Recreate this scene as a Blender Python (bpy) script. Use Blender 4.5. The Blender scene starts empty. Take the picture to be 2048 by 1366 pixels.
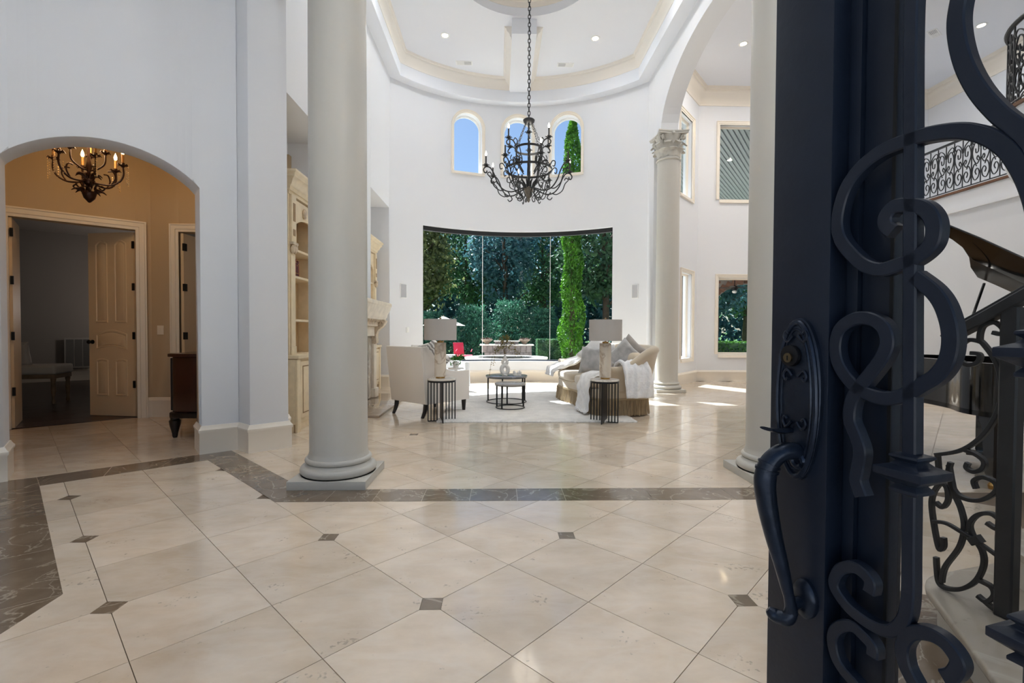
import bpy, bmesh, math, random
import numpy as np
from mathutils import Vector, Matrix
random.seed(7)
rng = np.random.default_rng(11)
scene = bpy.context.scene
COL = scene.collection
PI = math.pi
H = 1.25
# ------------------------------------------------------------------ camera
YAW, PITCH, ROLL = 0.026759, 0.02021, 0.00401
fw = Vector((math.sin(YAW)*math.cos(PITCH), math.cos(YAW)*math.cos(PITCH), -math.sin(PITCH)))
r0 = Vector((math.cos(YAW), -math.sin(YAW), 0)); u0 = r0.cross(fw)
rv = r0*math.cos(ROLL) + u0*math.sin(ROLL); uv = u0*math.cos(ROLL) - r0*math.sin(ROLL)
cd = bpy.data.cameras.new('camera'); cam = bpy.data.objects.new('camera', cd); COL.objects.link(cam)
cd.sensor_fit = 'HORIZONTAL'; cd.sensor_width = 36; cd.lens = 36*954.5/2048; cd.clip_start = .05; cd.clip_end = 400
M = Matrix.Identity(4)
for k in range(3):
    M[k][0] = rv[k]; M[k][1] = uv[k]; M[k][2] = -fw[k]
M[0][3], M[1][3], M[2][3] = 0, 0, H
cam.matrix_world = M
scene.camera = cam
# ------------------------------------------------------------------ world, sun, exposure
SUN_AZ, SUN_EL = math.radians(-30), math.radians(53)      # sun stands behind the bow window, to the left
w = bpy.data.worlds.new('sky'); scene.world = w; w.use_nodes = True
nt = w.node_tree; nt.nodes.clear()
sk = nt.nodes.new('ShaderNodeTexSky'); sk.sky_type = 'NISHITA'; sk.sun_disc = False
sk.sun_elevation = SUN_EL; sk.sun_rotation = SUN_AZ; sk.dust_density = .6; sk.ozone_density = 1.5
bg = nt.nodes.new('ShaderNodeBackground'); bg.inputs['Strength'].default_value = .098
ow = nt.nodes.new('ShaderNodeOutputWorld'); nt.links.new(sk.outputs[0], bg.inputs[0]); nt.links.new(bg.outputs[0], ow.inputs[0])
sl = bpy.data.lights.new('sun', 'SUN'); sl.energy = 11.5; sl.angle = math.radians(.6); sl.color = (1, .99, .98)
so = bpy.data.objects.new('sun', sl); COL.objects.link(so)
sdir = Vector((math.sin(SUN_AZ)*math.cos(SUN_EL), math.cos(SUN_AZ)*math.cos(SUN_EL), math.sin(SUN_EL)))
so.rotation_euler = sdir.to_track_quat('Z', 'Y').to_euler(); so.location = sdir*60
scene.view_settings.view_transform = 'Standard'; scene.view_settings.look = 'None'
scene.view_settings.gamma = 1; scene.view_settings.use_curve_mapping = False
scene.view_settings.exposure = 0.58
scene.cycles.max_bounces = 14; scene.cycles.diffuse_bounces = 12; scene.cycles.transparent_max_bounces = 24
scene.cycles.sample_clamp_indirect = 6
DOWNLIGHT_W = 8.5
# ------------------------------------------------------------------ helpers
def s2l(c): return tuple((v/255/12.92 if v/255 <= .04045 else ((v/255+.055)/1.055)**2.4) for v in c)
MATS = {}
def mat(name, rgb, rough=.5, metal=0., spec=.5, noise=0., nscale=4., bump=0., bscale=30., rnd=0., coat=0., sheen=0., detail=4, stretch=None):
    if name in MATS: return MATS[name]
    m = bpy.data.materials.new(name); m.use_nodes = True; MATS[name] = m
    t = m.node_tree; b = t.nodes['Principled BSDF']
    c = s2l(rgb)
    b.inputs['Base Color'].default_value = (*c, 1); b.inputs['Roughness'].default_value = rough; b.inputs['Metallic'].default_value = metal
    b.inputs['Specular IOR Level'].default_value = spec; b.inputs['Coat Weight'].default_value = coat; b.inputs['Coat Roughness'].default_value = .08
    if sheen: b.inputs['Sheen Weight'].default_value = sheen
    if noise or bump or rnd:
        tc = t.nodes.new('ShaderNodeTexCoord'); vec = tc.outputs['Object']
        if rnd:
            oi = t.nodes.new('ShaderNodeObjectInfo'); ml = t.nodes.new('ShaderNodeVectorMath'); ml.operation = 'MULTIPLY_ADD'
            ml.inputs[1].default_value = (1, 1, 1)
            cb = t.nodes.new('ShaderNodeCombineXYZ'); mm = t.nodes.new('ShaderNodeMath'); mm.operation = 'MULTIPLY'; mm.inputs[1].default_value = 57.
            t.links.new(oi.outputs['Random'], mm.inputs[0]); t.links.new(mm.outputs[0], cb.inputs[0]); t.links.new(mm.outputs[0], cb.inputs[1])
            t.links.new(vec, ml.inputs[0]); t.links.new(cb.outputs[0], ml.inputs[2]); vec = ml.outputs[0]
        if stretch:
            mp = t.nodes.new('ShaderNodeMapping'); mp.inputs['Scale'].default_value = stretch; t.links.new(vec, mp.inputs[0]); vec = mp.outputs[0]
        if noise:
            n = t.nodes.new('ShaderNodeTexNoise'); n.inputs['Scale'].default_value = nscale; n.inputs['Detail'].default_value = detail
            t.links.new(vec, n.inputs['Vector'])
            mr = t.nodes.new('ShaderNodeMapRange'); mr.inputs[1].default_value = .3; mr.inputs[2].default_value = .7
            mr.inputs[3].default_value = 1-noise; mr.inputs[4].default_value = 1+noise; t.links.new(n.outputs['Fac'], mr.inputs[0])
            src = mr.outputs[0]
            if rnd:
                a = t.nodes.new('ShaderNodeMapRange'); a.inputs[3].default_value = 1-rnd; a.inputs[4].default_value = 1+rnd
                t.links.new(oi.outputs['Random'], a.inputs[0]); mu = t.nodes.new('ShaderNodeMath'); mu.operation = 'MULTIPLY'
                t.links.new(src, mu.inputs[0]); t.links.new(a.outputs[0], mu.inputs[1]); src = mu.outputs[0]
            vm = t.nodes.new('ShaderNodeVectorMath'); vm.operation = 'SCALE'; vm.inputs[0].default_value = c
            t.links.new(src, vm.inputs['Scale']); t.links.new(vm.outputs[0], b.inputs['Base Color'])
        if bump:
            n2 = t.nodes.new('ShaderNodeTexNoise'); n2.inputs['Scale'].default_value = bscale; n2.inputs['Detail'].default_value = 3
            t.links.new(vec, n2.inputs['Vector']); bp = t.nodes.new('ShaderNodeBump'); bp.inputs['Strength'].default_value = bump; bp.inputs['Distance'].default_value = .01
            t.links.new(n2.outputs['Fac'], bp.inputs['Height']); t.links.new(bp.outputs[0], b.inputs['Normal'])
    return m
def emis(name, rgb, strength):
    if name in MATS: return MATS[name]
    m = mat(name, rgb, .4); b = m.node_tree.nodes['Principled BSDF']
    b.inputs['Emission Color'].default_value = (*s2l(rgb), 1); b.inputs['Emission Strength'].default_value = strength
    return m
def glassmat(name, tint, refl):
    if name in MATS: return MATS[name]
    m = bpy.data.materials.new(name); m.use_nodes = True; t = m.node_tree; t.nodes.clear(); MATS[name] = m
    o = t.nodes.new('ShaderNodeOutputMaterial'); tr = t.nodes.new('ShaderNodeBsdfTransparent'); tr.inputs[0].default_value = (*tint, 1)
    gl = t.nodes.new('ShaderNodeBsdfGlossy'); gl.inputs['Roughness'].default_value = .01
    lw = t.nodes.new('ShaderNodeLayerWeight'); lw.inputs['Blend'].default_value = .5
    pw = t.nodes.new('ShaderNodeMath'); pw.operation = 'POWER'; pw.inputs[1].default_value = 4.; t.links.new(lw.outputs['Facing'], pw.inputs[0])
    ml = t.nodes.new('ShaderNodeMath'); ml.operation = 'MULTIPLY_ADD'; ml.inputs[1].default_value = .6*refl; ml.inputs[2].default_value = .05*refl
    t.links.new(pw.outputs[0], ml.inputs[0])
    mx = t.nodes.new('ShaderNodeMixShader'); t.links.new(ml.outputs[0], mx.inputs[0]); t.links.new(tr.outputs[0], mx.inputs[1]); t.links.new(gl.outputs[0], mx.inputs[2])
    t.links.new(mx.outputs[0], o.inputs[0]); return m
def stonemat(name, base, vein, rough, scale=3., vscale=2.5, amt=.5, rnd=.08, pits=0., vwidth=.06, stretch=(1, 1, 1), coat=0., vamt=.55):
    """natural stone: cloudy base, thin veins, small pits"""
    if name in MATS: return MATS[name]
    m = bpy.data.materials.new(name); m.use_nodes = True; t = m.node_tree; b = t.nodes['Principled BSDF']; MATS[name] = m
    N = t.nodes.new; L = t.links.new
    tc = N('ShaderNodeTexCoord'); oi = N('ShaderNodeObjectInfo')
    mm = N('ShaderNodeMath'); mm.operation = 'MULTIPLY'; mm.inputs[1].default_value = 83.
    L(oi.outputs['Random'], mm.inputs[0]); va = N('ShaderNodeVectorMath'); va.operation = 'ADD'; L(tc.outputs['Object'], va.inputs[0]); L(mm.outputs[0], va.inputs[1])
    mp = N('ShaderNodeMapping'); mp.inputs['Scale'].default_value = stretch; L(va.outputs[0], mp.inputs[0])
    n1 = N('ShaderNodeTexNoise'); n1.inputs['Scale'].default_value = scale; n1.inputs['Detail'].default_value = 8; n1.inputs['Roughness'].default_value = .6; L(mp.outputs[0], n1.inputs['Vector'])
    rp = N('ShaderNodeValToRGB'); rp.color_ramp.elements[0].position = .3; rp.color_ramp.elements[1].position = .72
    d = [v*(1-amt) for v in s2l(base)]; d = [d[0], d[1]*.96, d[2]*.9]
    rp.color_ramp.elements[0].color = (*d, 1); rp.color_ramp.elements[1].color = (*s2l(base), 1); L(n1.outputs['Fac'], rp.inputs[0])
    n2 = N('ShaderNodeTexNoise'); n2.inputs['Scale'].default_value = vscale; n2.inputs['Detail'].default_value = 6; n2.inputs['Distortion'].default_value = 1.2; L(mp.outputs[0], n2.inputs['Vector'])
    sb = N('ShaderNodeMath'); sb.operation = 'SUBTRACT'; sb.inputs[1].default_value = .5; L(n2.outputs['Fac'], sb.inputs[0])
    ab = N('ShaderNodeMath'); ab.operation = 'ABSOLUTE'; L(sb.outputs[0], ab.inputs[0])
    mr = N('ShaderNodeMapRange'); mr.inputs[1].default_value = 0; mr.inputs[2].default_value = vwidth; mr.inputs[3].default_value = vamt; mr.inputs[4].default_value = 0; L(ab.outputs[0], mr.inputs[0])
    mx = N('ShaderNodeMix'); mx.data_type = 'RGBA'; L(mr.outputs[0], mx.inputs[0]); L(rp.outputs[0], mx.inputs[6]); mx.inputs[7].default_value = (*s2l(vein), 1)
    out = mx.outputs[2]
    a = N('ShaderNodeMapRange'); a.inputs[3].default_value = 1-rnd; a.inputs[4].default_value = 1+rnd*.6; L(oi.outputs['Random'], a.inputs[0])
    sc = N('ShaderNodeVectorMath'); sc.operation = 'SCALE'; L(out, sc.inputs[0]); L(a.outputs[0], sc.inputs['Scale']); out = sc.outputs[0]
    if pits:
        n3 = N('ShaderNodeTexNoise'); n3.inputs['Scale'].default_value = 46; n3.inputs['Detail'].default_value = 2; L(va.outputs[0], n3.inputs['Vector'])
        n4 = N('ShaderNodeTexNoise'); n4.inputs['Scale'].default_value = 5; n4.inputs['Detail'].default_value = 2; L(va.outputs[0], n4.inputs['Vector'])
        p = N('ShaderNodeMath'); p.operation = 'MULTIPLY'; L(n3.outputs['Fac'], p.inputs[0]); L(n4.outputs['Fac'], p.inputs[1])
        q = N('ShaderNodeMapRange'); q.inputs[1].default_value = .40; q.inputs[2].default_value = .47; q.inputs[3].default_value = 0; q.inputs[4].default_value = pits; L(p.outputs[0], q.inputs[0])
        m2 = N('ShaderNodeMix'); m2.data_type = 'RGBA'; L(q.outputs[0], m2.inputs[0]); L(out, m2.inputs[6]); m2.inputs[7].default_value = (*[v*.35 for v in s2l(base)], 1); out = m2.outputs[2]
    L(out, b.inputs['Base Color']); b.inputs['Roughness'].default_value = rough; b.inputs['Specular IOR Level'].default_value = .55
    b.inputs['Coat Weight'].default_value = coat; b.inputs['Coat Roughness'].default_value = .06
    return m
def leafmat(name, rgb, rgb2, trans=.35):
    if name in MATS: return MATS[name]
    m = bpy.data.materials.new(name); m.use_nodes = True; t = m.node_tree; MATS[name] = m; N = t.nodes.new; L = t.links.new
    b = t.nodes['Principled BSDF']; b.inputs['Roughness'].default_value = .55; o = t.nodes['Material Output']
    tc = N('ShaderNodeTexCoord'); n = N('ShaderNodeTexNoise'); n.inputs['Scale'].default_value = 2.2; n.inputs['Detail'].default_value = 6; L(tc.outputs['Object'], n.inputs['Vector'])
    rp = N('ShaderNodeValToRGB'); rp.color_ramp.elements[0].position = .35; rp.color_ramp.elements[1].position = .65
    rp.color_ramp.elements[0].color = (*s2l(rgb), 1); rp.color_ramp.elements[1].color = (*s2l(rgb2), 1); L(n.outputs['Fac'], rp.inputs[0]); L(rp.outputs[0], b.inputs['Base Color'])
    tl = N('ShaderNodeBsdfTranslucent'); L(rp.outputs[0], tl.inputs[0]); mx = N('ShaderNodeMixShader'); mx.inputs[0].default_value = trans
    L(b.outputs[0], mx.inputs[1]); L(tl.outputs[0], mx.inputs[2]); L(mx.outputs[0], o.inputs[0]); return m

def tag(o, label=None, cat=None, group=None, kind=None):
    if label: o['label'] = label
    if cat: o['category'] = cat
    if group: o['group'] = group
    if kind: o['kind'] = kind
    return o
def empty(name, loc=(0, 0, 0), rz=0., label=None, cat=None, group=None, kind=None, parent=None):
    o = bpy.data.objects.new(name, None); COL.objects.link(o); o.location = loc; o.rotation_euler = (0, 0, rz); o.empty_display_size = .1
    if parent: o.parent = parent
    return tag(o, label, cat, group, kind)
def copy_tree(o, parent=None):
    c = o.copy(); COL.objects.link(c); c.parent = parent
    for ch in list(o.children): copy_tree(ch, c)
    return c
def cat_rom(pts, n=8, closed=False):
    P = [np.array(p, float) for p in pts]
    if len(P) < 3: return P
    out = []; m = len(P)
    rngk = range(m) if closed else range(m-1)
    for i in rngk:
        if closed: a, b, c, d = P[i-1], P[i], P[(i+1) % m], P[(i+2) % m]
        else: a, b, c, d = P[max(i-1, 0)], P[i], P[i+1], P[min(i+2, m-1)]
        for k in range(n):
            t = k/n
            out.append(.5*((2*b)+(-a+c)*t+(2*a-5*b+4*c-d)*t*t+(-a+3*b-3*c+d)*t**3))
    if not closed: out.append(P[-1])
    return out
class MB:
    def __init__(s): s.v = []; s.f = []
    def add(s, vs, fs):
        o = len(s.v); s.v += [tuple(float(q) for q in v) for v in vs]; s.f += [tuple(i+o for i in f) for f in fs]; return s
    def box(s, x0, x1, y0, y1, z0, z1):
        return s.add([(x0, y0, z0), (x1, y0, z0), (x1, y1, z0), (x0, y1, z0), (x0, y0, z1), (x1, y0, z1), (x1, y1, z1), (x0, y1, z1)],
                     [(3, 2, 1, 0), (4, 5, 6, 7), (0, 1, 5, 4), (1, 2, 6, 5), (2, 3, 7, 6), (3, 0, 4, 7)])
    def obox(s, o, ax, ay, az):
        o, ax, ay, az = map(np.array, (o, ax, ay, az))
        vs = [o, o+ax, o+ax+ay, o+ay]; vs += [v+az for v in vs]
        return s.add(vs, [(3, 2, 1, 0), (4, 5, 6, 7), (0, 1, 5, 4), (1, 2, 6, 5), (2, 3, 7, 6), (3, 0, 4, 7)])
    def prism(s, poly, z0, z1):
        n = len(poly)
        return s.add([(p[0], p[1], z0) for p in poly]+[(p[0], p[1], z1) for p in poly],
                     [tuple(range(n-1, -1, -1)), tuple(range(n, 2*n))]+[(i, (i+1) % n, (i+1) % n+n, i+n) for i in range(n)])
    def tube(s, path, r, n=8, closed=False, cap=True):
        P = [np.array(p, float) for p in path]; m = len(P); R = r if hasattr(r, '__len__') else [r]*m
        rings = []; up = None
        for i in range(m):
            if closed: t = P[(i+1) % m]-P[i-1]
            else: t = P[min(i+1, m-1)]-P[max(i-1, 0)]
            t = t/(np.linalg.norm(t)+1e-12)
            if up is None: up = np.array([0, 0, 1.]) if abs(t[2]) < .9 else np.array([1., 0, 0])
            a = np.cross(t, up); a /= np.linalg.norm(a)+1e-12; b = np.cross(a, t); up = b
            rings.append([P[i]+R[i]*(a*math.cos(2*PI*k/n)+b*math.sin(2*PI*k/n)) for k in range(n)])
        vs = [v for rg in rings for v in rg]; fs = []
        for i in range(m if closed else m-1):
            j = (i+1) % m
            for k in range(n): fs.append((i*n+k, i*n+(k+1) % n, j*n+(k+1) % n, j*n+k))
        if not closed and cap: fs.append(tuple(range(n-1, -1, -1))); fs.append(tuple((m-1)*n+k for k in range(n)))
        return s.add(vs, fs)
    def lathe(s, prof, n=24, c=(0, 0), sx=1., sy=1.):
        m = len(prof); vs = []
        for r, z in prof:
            for k in range(n):
                a = 2*PI*k/n; vs.append((c[0]+sx*r*math.cos(a), c[1]+sy*r*math.sin(a), z))
        fs = [(i*n+k, i*n+(k+1) % n, (i+1)*n+(k+1) % n, (i+1)*n+k) for i in range(m-1) for k in range(n)]
        loop = abs(prof[0][0]-prof[-1][0]) < 1e-9 and abs(prof[0][1]-prof[-1][1]) < 1e-9
        if prof[0][0] > 1e-5 and not loop: fs.append(tuple(range(n-1, -1, -1)))
        if prof[-1][0] > 1e-5 and not loop: fs.append(tuple((m-1)*n+k for k in range(n)))
        return s.add(vs, fs)
    def strip(s, path, w, d, o, ex, ez, nn):
        """rectangular bar along a 2-D path in the plane (o, ex, ez); w in plane, d along nn (backwards from o)"""
        P = [np.array(p[:2], float) for p in path]; m = len(P); o, ex, ez, nn = (np.array(q, float) for q in (o, ex, ez, nn))
        W = w if hasattr(w, '__len__') else [w]*m
        vs = []
        for i in range(m):
            t = P[min(i+1, m-1)]-P[max(i-1, 0)]; t /= np.linalg.norm(t)+1e-12; q = np.array([-t[1], t[0]])*W[i]/2
            ch = min(.12*W[i], .12*d); qi = q*(1-ch*2/max(W[i], 1e-6))
            for (aa, dd) in ((q, d-0), (q, ch), (qi, 0), (-qi, 0), (-q, ch), (-q, d)):
                pp = P[i]+aa; vs.append(o+ex*pp[0]+ez*pp[1]-nn*dd)
        fs = []
        for i in range(m-1):
            for k in range(6): fs.append((i*6+k, i*6+(k+1) % 6, (i+1)*6+(k+1) % 6, (i+1)*6+k))
        fs.append((5, 4, 3, 2, 1, 0)); fs.append(tuple((m-1)*6+k for k in range(6)))
        return s.add(vs, fs)
    def sweep(s, prof, path, closed=False, flip=1):
        """prof: (offset to the left of the path, z); path: xy points"""
        P = [np.array(p[:2], float) for p in path]; m = len(P); k = len(prof); vs = []
        for i in range(m):
            if closed: a, c = P[i-1], P[(i+1) % m]
            else: a, c = P[max(i-1, 0)], P[min(i+1, m-1)]
            b = P[i]; d1 = b-a; d2 = c-b
            if np.linalg.norm(d1) < 1e-9: d1 = d2
            if np.linalg.norm(d2) < 1e-9: d2 = d1
            d1 = d1/np.linalg.norm(d1); d2 = d2/np.linalg.norm(d2)
            n1 = np.array([-d1[1], d1[0]]); n2 = np.array([-d2[1], d2[0]]); n = n1+n2; n /= np.linalg.norm(n); n /= max(.3, n@n1)
            for of, z in prof: q = b+n*of*flip; vs.append((q[0], q[1], z))
        fs = []
        for i in range(m if closed else m-1):
            j = (i+1) % m
            for q in range(k): fs.append((i*k+q, i*k+(q+1) % k, j*k+(q+1) % k, j*k+q))
        if not closed: fs.append(tuple(range(k))); fs.append(tuple((m-1)*k+q for q in range(k-1, -1, -1)))
        return s.add(vs, fs)
    def grid(s, F, nu, nv):
        vs = [F(i/nu, j/nv) for i in range(nu+1) for j in range(nv+1)]
        return s.add(vs, [(i*(nv+1)+j, (i+1)*(nv+1)+j, (i+1)*(nv+1)+j+1, i*(nv+1)+j+1) for i in range(nu) for j in range(nv)])
    def ellipsoid(s, c, r, nu=12, nv=8, e=1.):
        def sg(v, p): return math.copysign(abs(v)**p, v)
        vs = []; fs = []
        for j in range(nv+1):
            ph = -PI/2+PI*j/nv
            for i in range(nu):
                th = 2*PI*i/nu; vs.append((c[0]+r[0]*sg(math.cos(ph), e)*sg(math.cos(th), e), c[1]+r[1]*sg(math.cos(ph), e)*sg(math.sin(th), e), c[2]+r[2]*sg(math.sin(ph), e)))
        for j in range(nv):
            for i in range(nu): fs.append((j*nu+i, j*nu+(i+1) % nu, (j+1)*nu+(i+1) % nu, (j+1)*nu+i))
        return s.add(vs, fs)
    def xf(s, M, start=0):
        s.v = s.v[:start]+[tuple(M @ Vector(v)) for v in s.v[start:]]; return s
    def mesh(s, name, angle=38, weld=True):
        me = bpy.data.meshes.new(name); me.from_pydata(s.v, [], s.f)
        bm = bmesh.new(); bm.from_mesh(me)
        if weld: bmesh.ops.remove_doubles(bm, verts=bm.verts, dist=1e-5)
        bmesh.ops.recalc_face_normals(bm, faces=bm.faces); bm.to_mesh(me); bm.free()
        me.polygons.foreach_set('use_smooth', [True]*len(me.polygons)); me.set_sharp_from_angle(angle=math.radians(angle)); return me
    def build(s, name, m, parent=None, angle=38, bevel=0., loc=None, rz=0., weld=True, seg=2):
        me = s.mesh(name, angle, weld)
        if bevel:
            bm = bmesh.new(); bm.from_mesh(me)
            ed = [e for e in bm.edges if len(e.link_faces) == 2 and e.calc_face_angle(0) > math.radians(35)]
            bmesh.ops.bevel(bm, geom=ed, offset=bevel, segments=seg, affect='EDGES', profile=.6, clamp_overlap=True); bm.to_mesh(me); bm.free()
            me.polygons.foreach_set('use_smooth', [True]*len(me.polygons)); me.set_sharp_from_angle(angle=math.radians(angle))
        me.materials.append(m); o = bpy.data.objects.new(name, me); COL.objects.link(o)
        if parent: o.parent = parent
        if loc: o.location = loc
        if rz: o.rotation_euler = (0, 0, rz)
        return o
def struct(o, label=None): return tag(o, label, None, None, 'structure')
def rbox(x0, x1, y0, y1, z0, z1): return MB().box(x0, x1, y0, y1, z0, z1)
def wall(fmap, u0, u1, z0, z1, ops, du=.15, extra=()):
    """wall with openings. fmap(u,z,k): k=0 near face, k=1 far face. ops: (ua,ub,zb,top(u))"""
    us = set(np.round(np.linspace(u0, u1, max(2, int((u1-u0)/du)+1)), 5))
    for o in ops:
        us |= {round(o[0], 5), round(o[1], 5)}
        if len(o) > 4: us |= set(np.round(np.linspace(o[0], o[1], o[4]), 5))
    us |= {round(e, 5) for e in extra}
    us = sorted(us); b = MB()
    def quad(a, c, k, rev=False):
        pts = [fmap(a[0], a[1], k), fmap(c[0], a[2], k), fmap(c[0], c[2], k), fmap(a[0], c[1], k)]
    for i in range(len(us)-1):
        a, c = us[i], us[i+1]; mid = (a+c)/2
        os_ = sorted([o for o in ops if o[0]-1e-6 <= a and c <= o[1]+1e-6], key=lambda o: o[2])
        lo = (z0, z0); segs = []
        for o in os_:
            ee = 1e-5
            tops = (o[3](a+ee), o[3](c-ee))
            if o[2] > lo[0]+1e-4: segs.append((lo, (o[2], o[2])))
            if o[2] > z0+1e-4: b.add([fmap(a, o[2], 0), fmap(c, o[2], 0), fmap(c, o[2], 1), fmap(a, o[2], 1)], [(0, 1, 2, 3)])
            b.add([fmap(a, tops[0], 0), fmap(c, tops[1], 0), fmap(c, tops[1], 1), fmap(a, tops[0], 1)], [(0, 1, 2, 3)])
            lo = tops
        segs.append((lo, (z1, z1)))
        for (l, h) in segs:
            for k in (0, 1): b.add([fmap(a, l[0], k), fmap(c, l[1], k), fmap(c, h[1], k), fmap(a, h[0], k)], [(0, 1, 2, 3) if k == 0 else (3, 2, 1, 0)])
        b.add([fmap(a, z1, 0), fmap(c, z1, 0), fmap(c, z1, 1), fmap(a, z1, 1)], [(0, 1, 2, 3)])
    for o in ops:
        for u, e in ((o[0], 1e-5), (o[1], -1e-5)):
            t = o[3](u+e); b.add([fmap(u, o[2], 0), fmap(u, t, 0), fmap(u, t, 1), fmap(u, o[2], 1)], [(0, 1, 2, 3)])
    for u in (u0, u1): b.add([fmap(u, z0, 0), fmap(u, z1, 0), fmap(u, z1, 1), fmap(u, z0, 1)], [(0, 1, 2, 3)])
    return b
def leaves(name, pos, size, m, parent=None, aspect=.55, up=.3, label=None, kind=None):
    n = len(pos); pos = np.array(pos, float)
    a = rng.normal(size=(n, 3)); a[:, 2] += up; a /= np.linalg.norm(a, axis=1)[:, None]
    b = rng.normal(size=(n, 3)); b -= a*(a*b).sum(1)[:, None]; b /= np.linalg.norm(b, axis=1)[:, None]
    sz = size*(.6+.8*rng.random(n))[:, None]
    v = np.stack([pos-a*sz*.5, pos+b*sz*aspect*.5, pos+a*sz*.5, pos-b*sz*aspect*.5], 1).reshape(-1, 3)
    me = bpy.data.meshes.new(name); me.vertices.add(4*n); me.vertices.foreach_set('co', v.ravel())
    me.loops.add(4*n); me.loops.foreach_set('vertex_index', np.arange(4*n)); me.polygons.add(n)
    me.polygons.foreach_set('loop_start', np.arange(0, 4*n, 4)); me.polygons.foreach_set('loop_total', np.full(n, 4)); me.update(); me.validate()
    me.materials.append(m); o = bpy.data.objects.new(name, me); COL.objects.link(o)
    if parent: o.parent = parent
    return o
# ------------------------------------------------------------------ materials
WALL = mat('painted_plaster', (226, 227, 230), .6, spec=.3)
CEIL = mat('ceiling_paint', (231, 233, 238), .7, spec=.2)
TRIM = mat('cream_trim_paint', (238, 229, 215), .35)
CROWNM = mat('pale_crown_paint', (236, 230, 221), .4)
COLM = mat('column_paint', (194, 190, 181), .38)
HALLW = mat('hall_plaster', (192, 170, 140), .6, spec=.3)
BEDW = mat('bedroom_plaster', (176, 170, 164), .7, spec=.2)
TRAV = stonemat('travertine_tile', (235, 218, 197), (236, 228, 216), .15, 2.6, 2.2, .22, .10, .55, .10, (1, 1.9, 1), coat=.35, vamt=.22)
BROWN = stonemat('brown_marble', (140, 122, 103), (200, 186, 166), .16, 4.2, 3.2, .40, .12, 0, .016, (1, 1, 1), coat=.3)
GROUT = mat('grout', (120, 104, 88), .8)
IRON = mat('blue_black_iron_paint', (22, 31, 46), .42, spec=.35, noise=.10, nscale=14, bump=.05, bscale=60)
IRON2 = mat('dark_wrought_iron', (34, 35, 37), .45, spec=.5, noise=.15, nscale=20)
HANDLE = mat('aged_blue_bronze', (34, 43, 58), .33, metal=.55, noise=.25, nscale=25, bump=.12, bscale=45)
GLASS = glassmat('window_glass', (.82, .92, .985), .12)
DGLASS = glassmat('door_glass', (.88, .89, .90), .12)
# ------------------------------------------------------------------ the shell of the house
ZC = 7.43                                   # main ceiling
CX, CY, RB = .45, 8.18, 3.9                 # bow wall: centre and radius
XL, XR = -2.45, 3.35
P0 = np.array([-4.076, 4.02]); P1 = np.array([-2.741, 5.097]); DW = (P1-P0)/np.linalg.norm(P1-P0); NW = np.array([-DW[1], DW[0]])
def aw(u, off): q = P0+DW*u+NW*off; return (q[0], q[1])
A0 = np.array([3.71, 10.55]); B0 = np.array([5.07, 12.15]); DB = (B0-A0)/np.linalg.norm(B0-A0); NB = np.array([DB[1], -DB[0]])   # NB points into the room
# --- floor: slab, tiles, stone borders
floor = struct(rbox(-13.5, 11.2, -1.2, 13.2, -.12, -.006).build('floor', GROUT))
TS = .511725; HS = TS/math.sqrt(2); GAP = .0016
def clip(poly, a, b, c):                    # keep a*x+b*y <= c
    out = []
    for i in range(len(poly)):
        p, q = poly[i-1], poly[i]; dp = a*p[0]+b*p[1]-c; dq = a*q[0]+b*q[1]-c
        if dp*dq < 0: t = dp/(dp-dq); out.append((p[0]+(q[0]-p[0])*t, p[1]+(q[1]-p[1])*t))
        if dq <= 0: out.append(q)
    return out
def area(p): return abs(sum(p[i-1][0]*p[i][1]-p[i][0]*p[i-1][1] for i in range(len(p))))/2
def tile_poly(cx, cy, cuts, g=GAP):
    h = HS-g*1.414; cor = [(0, -h), (h, 0), (0, h), (-h, 0)]; out = []
    for k, (x, y) in enumerate(cor):
        if cuts[k]:
            e = .047+g
            if k in (0, 2):
                sg = 1 if k == 2 else -1; yy = sg*(HS-e); xx = h-abs(yy)
                out += [(-xx, yy), (xx, yy)] if k == 0 else [(xx, yy), (-xx, yy)]
            else:
                sg = 1 if k == 1 else -1; xx = sg*(HS-e); yy = h-abs(xx)
                out += [(xx, -yy), (xx, yy)] if k == 1 else [(xx, yy), (xx, -yy)]
        else: out.append((x, y))
    return [(cx+x, cy+y) for x, y in out]
TILE_MESH = {}
tilerecs = []
def put_tile(poly, c, m, key=None, top=0., nm='tile', th=.012):
    if key is not None and key in TILE_MESH: me = TILE_MESH[key]
    else:
        me = MB().prism([(p[0]-c[0], p[1]-c[1]) for p in poly], -th, 0).mesh(nm); me.materials.append(m)
        if key is not None: TILE_MESH[key] = me
    o = bpy.data.objects.new(nm, me); COL.objects.link(o); o.parent = floor; o.location = (c[0], c[1], top); return o
def lattice(ox, oy, insets, keep, clips, nmax=40):
    for i in range(-nmax, nmax):
        for j in range(-nmax, nmax):
            # tile between lattice points (i,j),(i+1,j),(i+1,j+1),(i,j+1); its centre:
            cx = ox+HS*(i-j); cy = oy+HS*(i+j+1)
            if not keep(cx, cy): continue
            cuts = [insets(i, j), insets(i+1, j), insets(i+1, j+1), insets(i, j+1)]
            poly = tile_poly(cx, cy, cuts); a0 = area(poly); key = tuple(cuts)
            for (fa, fb, fc, cond) in clips:
                if cond(cx, cy): poly = clip(poly, fa, fb, fc)
                if len(poly) < 3: break
            if len(poly) < 3 or area(poly) < .004: continue
            tilerecs.append((poly, (cx, cy), key if abs(area(poly)-a0) < 1e-6 else None))
LA = (.417, 1.452)
def wn(x, y): return (x-P0[0])*NW[0]+(y-P0[1])*NW[1]
KX = 2.03
ev = lambda i, j: i % 2 == 0 and j % 2 == 0
nwc = P0@NW
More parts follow.
